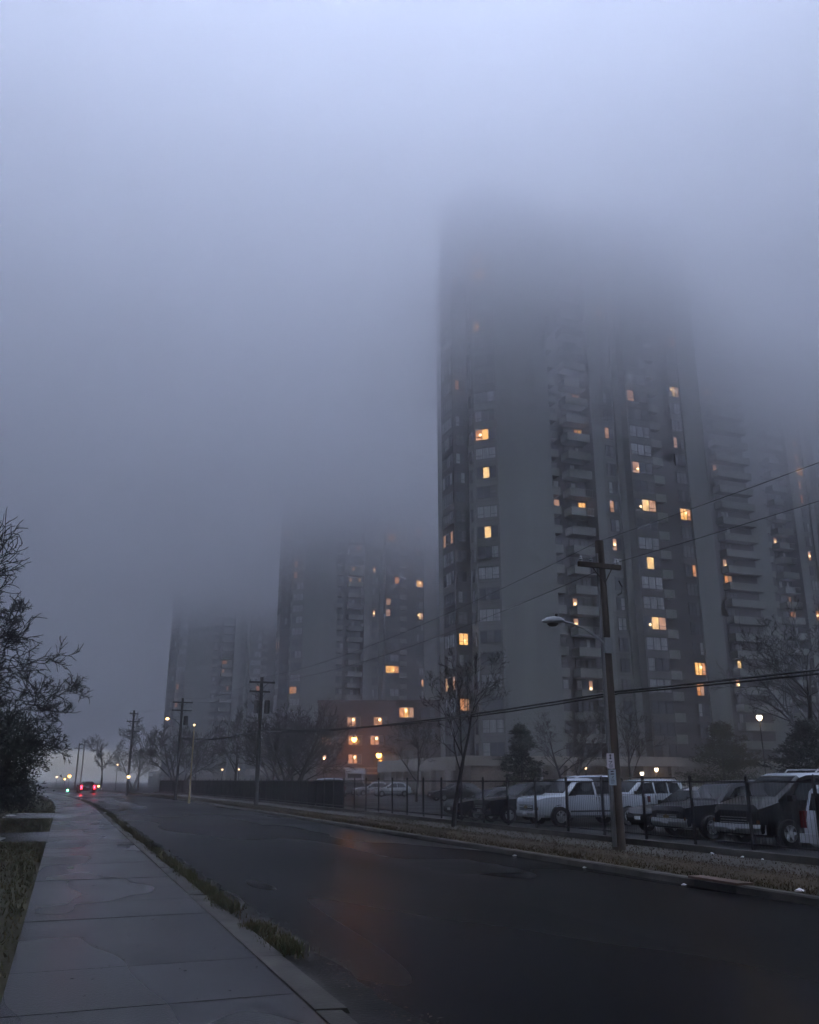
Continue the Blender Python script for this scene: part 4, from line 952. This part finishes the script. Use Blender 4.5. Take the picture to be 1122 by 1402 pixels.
t = thing('manhole_cover', 'round iron manhole cover set in the sidewalk', 'manhole cover', (1.32, 33.0, 0), 0)
MB().lathe([(0, .010), (.22, .010), (.24, .007)], (0, 0, 0), 'z', 20).build('lid', M['manhole'], t)

# ------------------------------------------------------------------ fog
def haze():
    """the fog: one closed box round the whole scene, thin near the street and thickening with height into the low cloud that swallows the towers"""
    m = bpy.data.materials.new('fog'); m.use_nodes = True; nt = m.node_tree; nt.nodes.clear(); N, L = nt.nodes, nt.links
    out = N.new('ShaderNodeOutputMaterial'); pv = N.new('ShaderNodeVolumePrincipled'); L.new(pv.outputs[0], out.inputs['Volume'])
    pv.inputs['Color'].default_value = HZ_COL; pv.inputs['Anisotropy'].default_value = HZ_ANI
    tc = N.new('ShaderNodeTexCoord'); sx = N.new('ShaderNodeSeparateXYZ'); L.new(tc.outputs['Object'], sx.inputs[0])
    mr = N.new('ShaderNodeMapRange'); mr.interpolation_type = 'SMOOTHSTEP'
    for k, v in (('From Min', HZ_Z0), ('From Max', HZ_Z1), ('To Min', HZ_D0), ('To Max', HZ_D1)): mr.inputs[k].default_value = v
    L.new(sx.outputs['Z'], mr.inputs['Value']); L.new(mr.outputs[0], pv.inputs['Density'])
    return tag(MB().box(-1500, 1500, -1500, 1500, -1.5, 95).build('haze', m), kind='stuff')
HZ_COL = (.805, .815, .88, 1); HZ_ANI = .6; HZ_D0 = .0026; HZ_D1 = .150; HZ_Z0, HZ_Z1 = 37, 82
haze()

# ------------------------------------------------------------------ sky, sun, camera
w = bpy.data.worlds.new('World'); S.world = w; w.use_nodes = True; nt = w.node_tree
bg = nt.nodes['Background']; sk = nt.nodes.new('ShaderNodeTexSky'); sk.sky_type = 'NISHITA'; sk.sun_disc = False
SUN_EL, SUN_AZ = R(9), R(200)
sk.sun_elevation = SUN_EL; sk.sun_rotation = SUN_AZ
hs = nt.nodes.new('ShaderNodeHueSaturation'); hs.inputs['Saturation'].default_value = .43
nt.links.new(sk.outputs[0], hs.inputs['Color'])
# an overcast sky is brighter overhead than at the horizon
tc = nt.nodes.new('ShaderNodeTexCoord'); sx = nt.nodes.new('ShaderNodeSeparateXYZ'); nt.links.new(tc.outputs['Generated'], sx.inputs[0])
mr = nt.nodes.new('ShaderNodeMapRange'); mr.inputs['From Min'].default_value = 0; mr.inputs['From Max'].default_value = .9; mr.inputs['To Min'].default_value = .02; mr.inputs['To Max'].default_value = 1.0
nt.links.new(sx.outputs['Z'], mr.inputs['Value'])
mx = nt.nodes.new('ShaderNodeVectorMath'); mx.operation = 'SCALE'
pw = nt.nodes.new('ShaderNodeMath'); pw.operation = 'POWER'; pw.inputs[1].default_value = .95; nt.links.new(mr.outputs[0], pw.inputs[0])
nt.links.new(hs.outputs[0], mx.inputs[0]); nt.links.new(pw.outputs[0], mx.inputs['Scale'])
nt.links.new(mx.outputs[0], bg.inputs[0]); bg.inputs[1].default_value = .15
sun = bpy.data.lights.new('sun', 'SUN'); sun.energy = .5; sun.angle = R(40); sun.color = (1, .95, .9)
so = bpy.data.objects.new('sun', sun); COL.objects.link(so)
dv = Vector((math.sin(SUN_AZ) * math.cos(SUN_EL), math.cos(SUN_AZ) * math.cos(SUN_EL), math.sin(SUN_EL)))
so.rotation_euler = (-dv).to_track_quat('-Z', 'Y').to_euler()
so.location = (0, 0, 300)

cam = bpy.data.cameras.new('camera'); co = bpy.data.objects.new('camera', cam); COL.objects.link(co); S.camera = co
cam.sensor_fit = 'VERTICAL'; cam.sensor_height = 24; cam.lens = 24 * 1200 / 1402; cam.clip_start = .05; cam.clip_end = 5000
co.location = (0, 0, 1.6); co.rotation_euler = (R(90 + 17.0), 0, R(-20.65))

S.view_settings.view_transform = 'Standard'; S.view_settings.look = 'None'; S.view_settings.gamma = 1
S.view_settings.exposure = EXPOSURE
try: S.view_settings.use_curve_mapping = False
except Exception: pass
c = S.cycles
c.volume_bounces = 3; c.volume_step_rate = .16; c.volume_max_steps = 512; c.max_bounces = 12; c.use_denoising = True
try: c.denoiser = 'OPENIMAGEDENOISE'
except Exception: pass
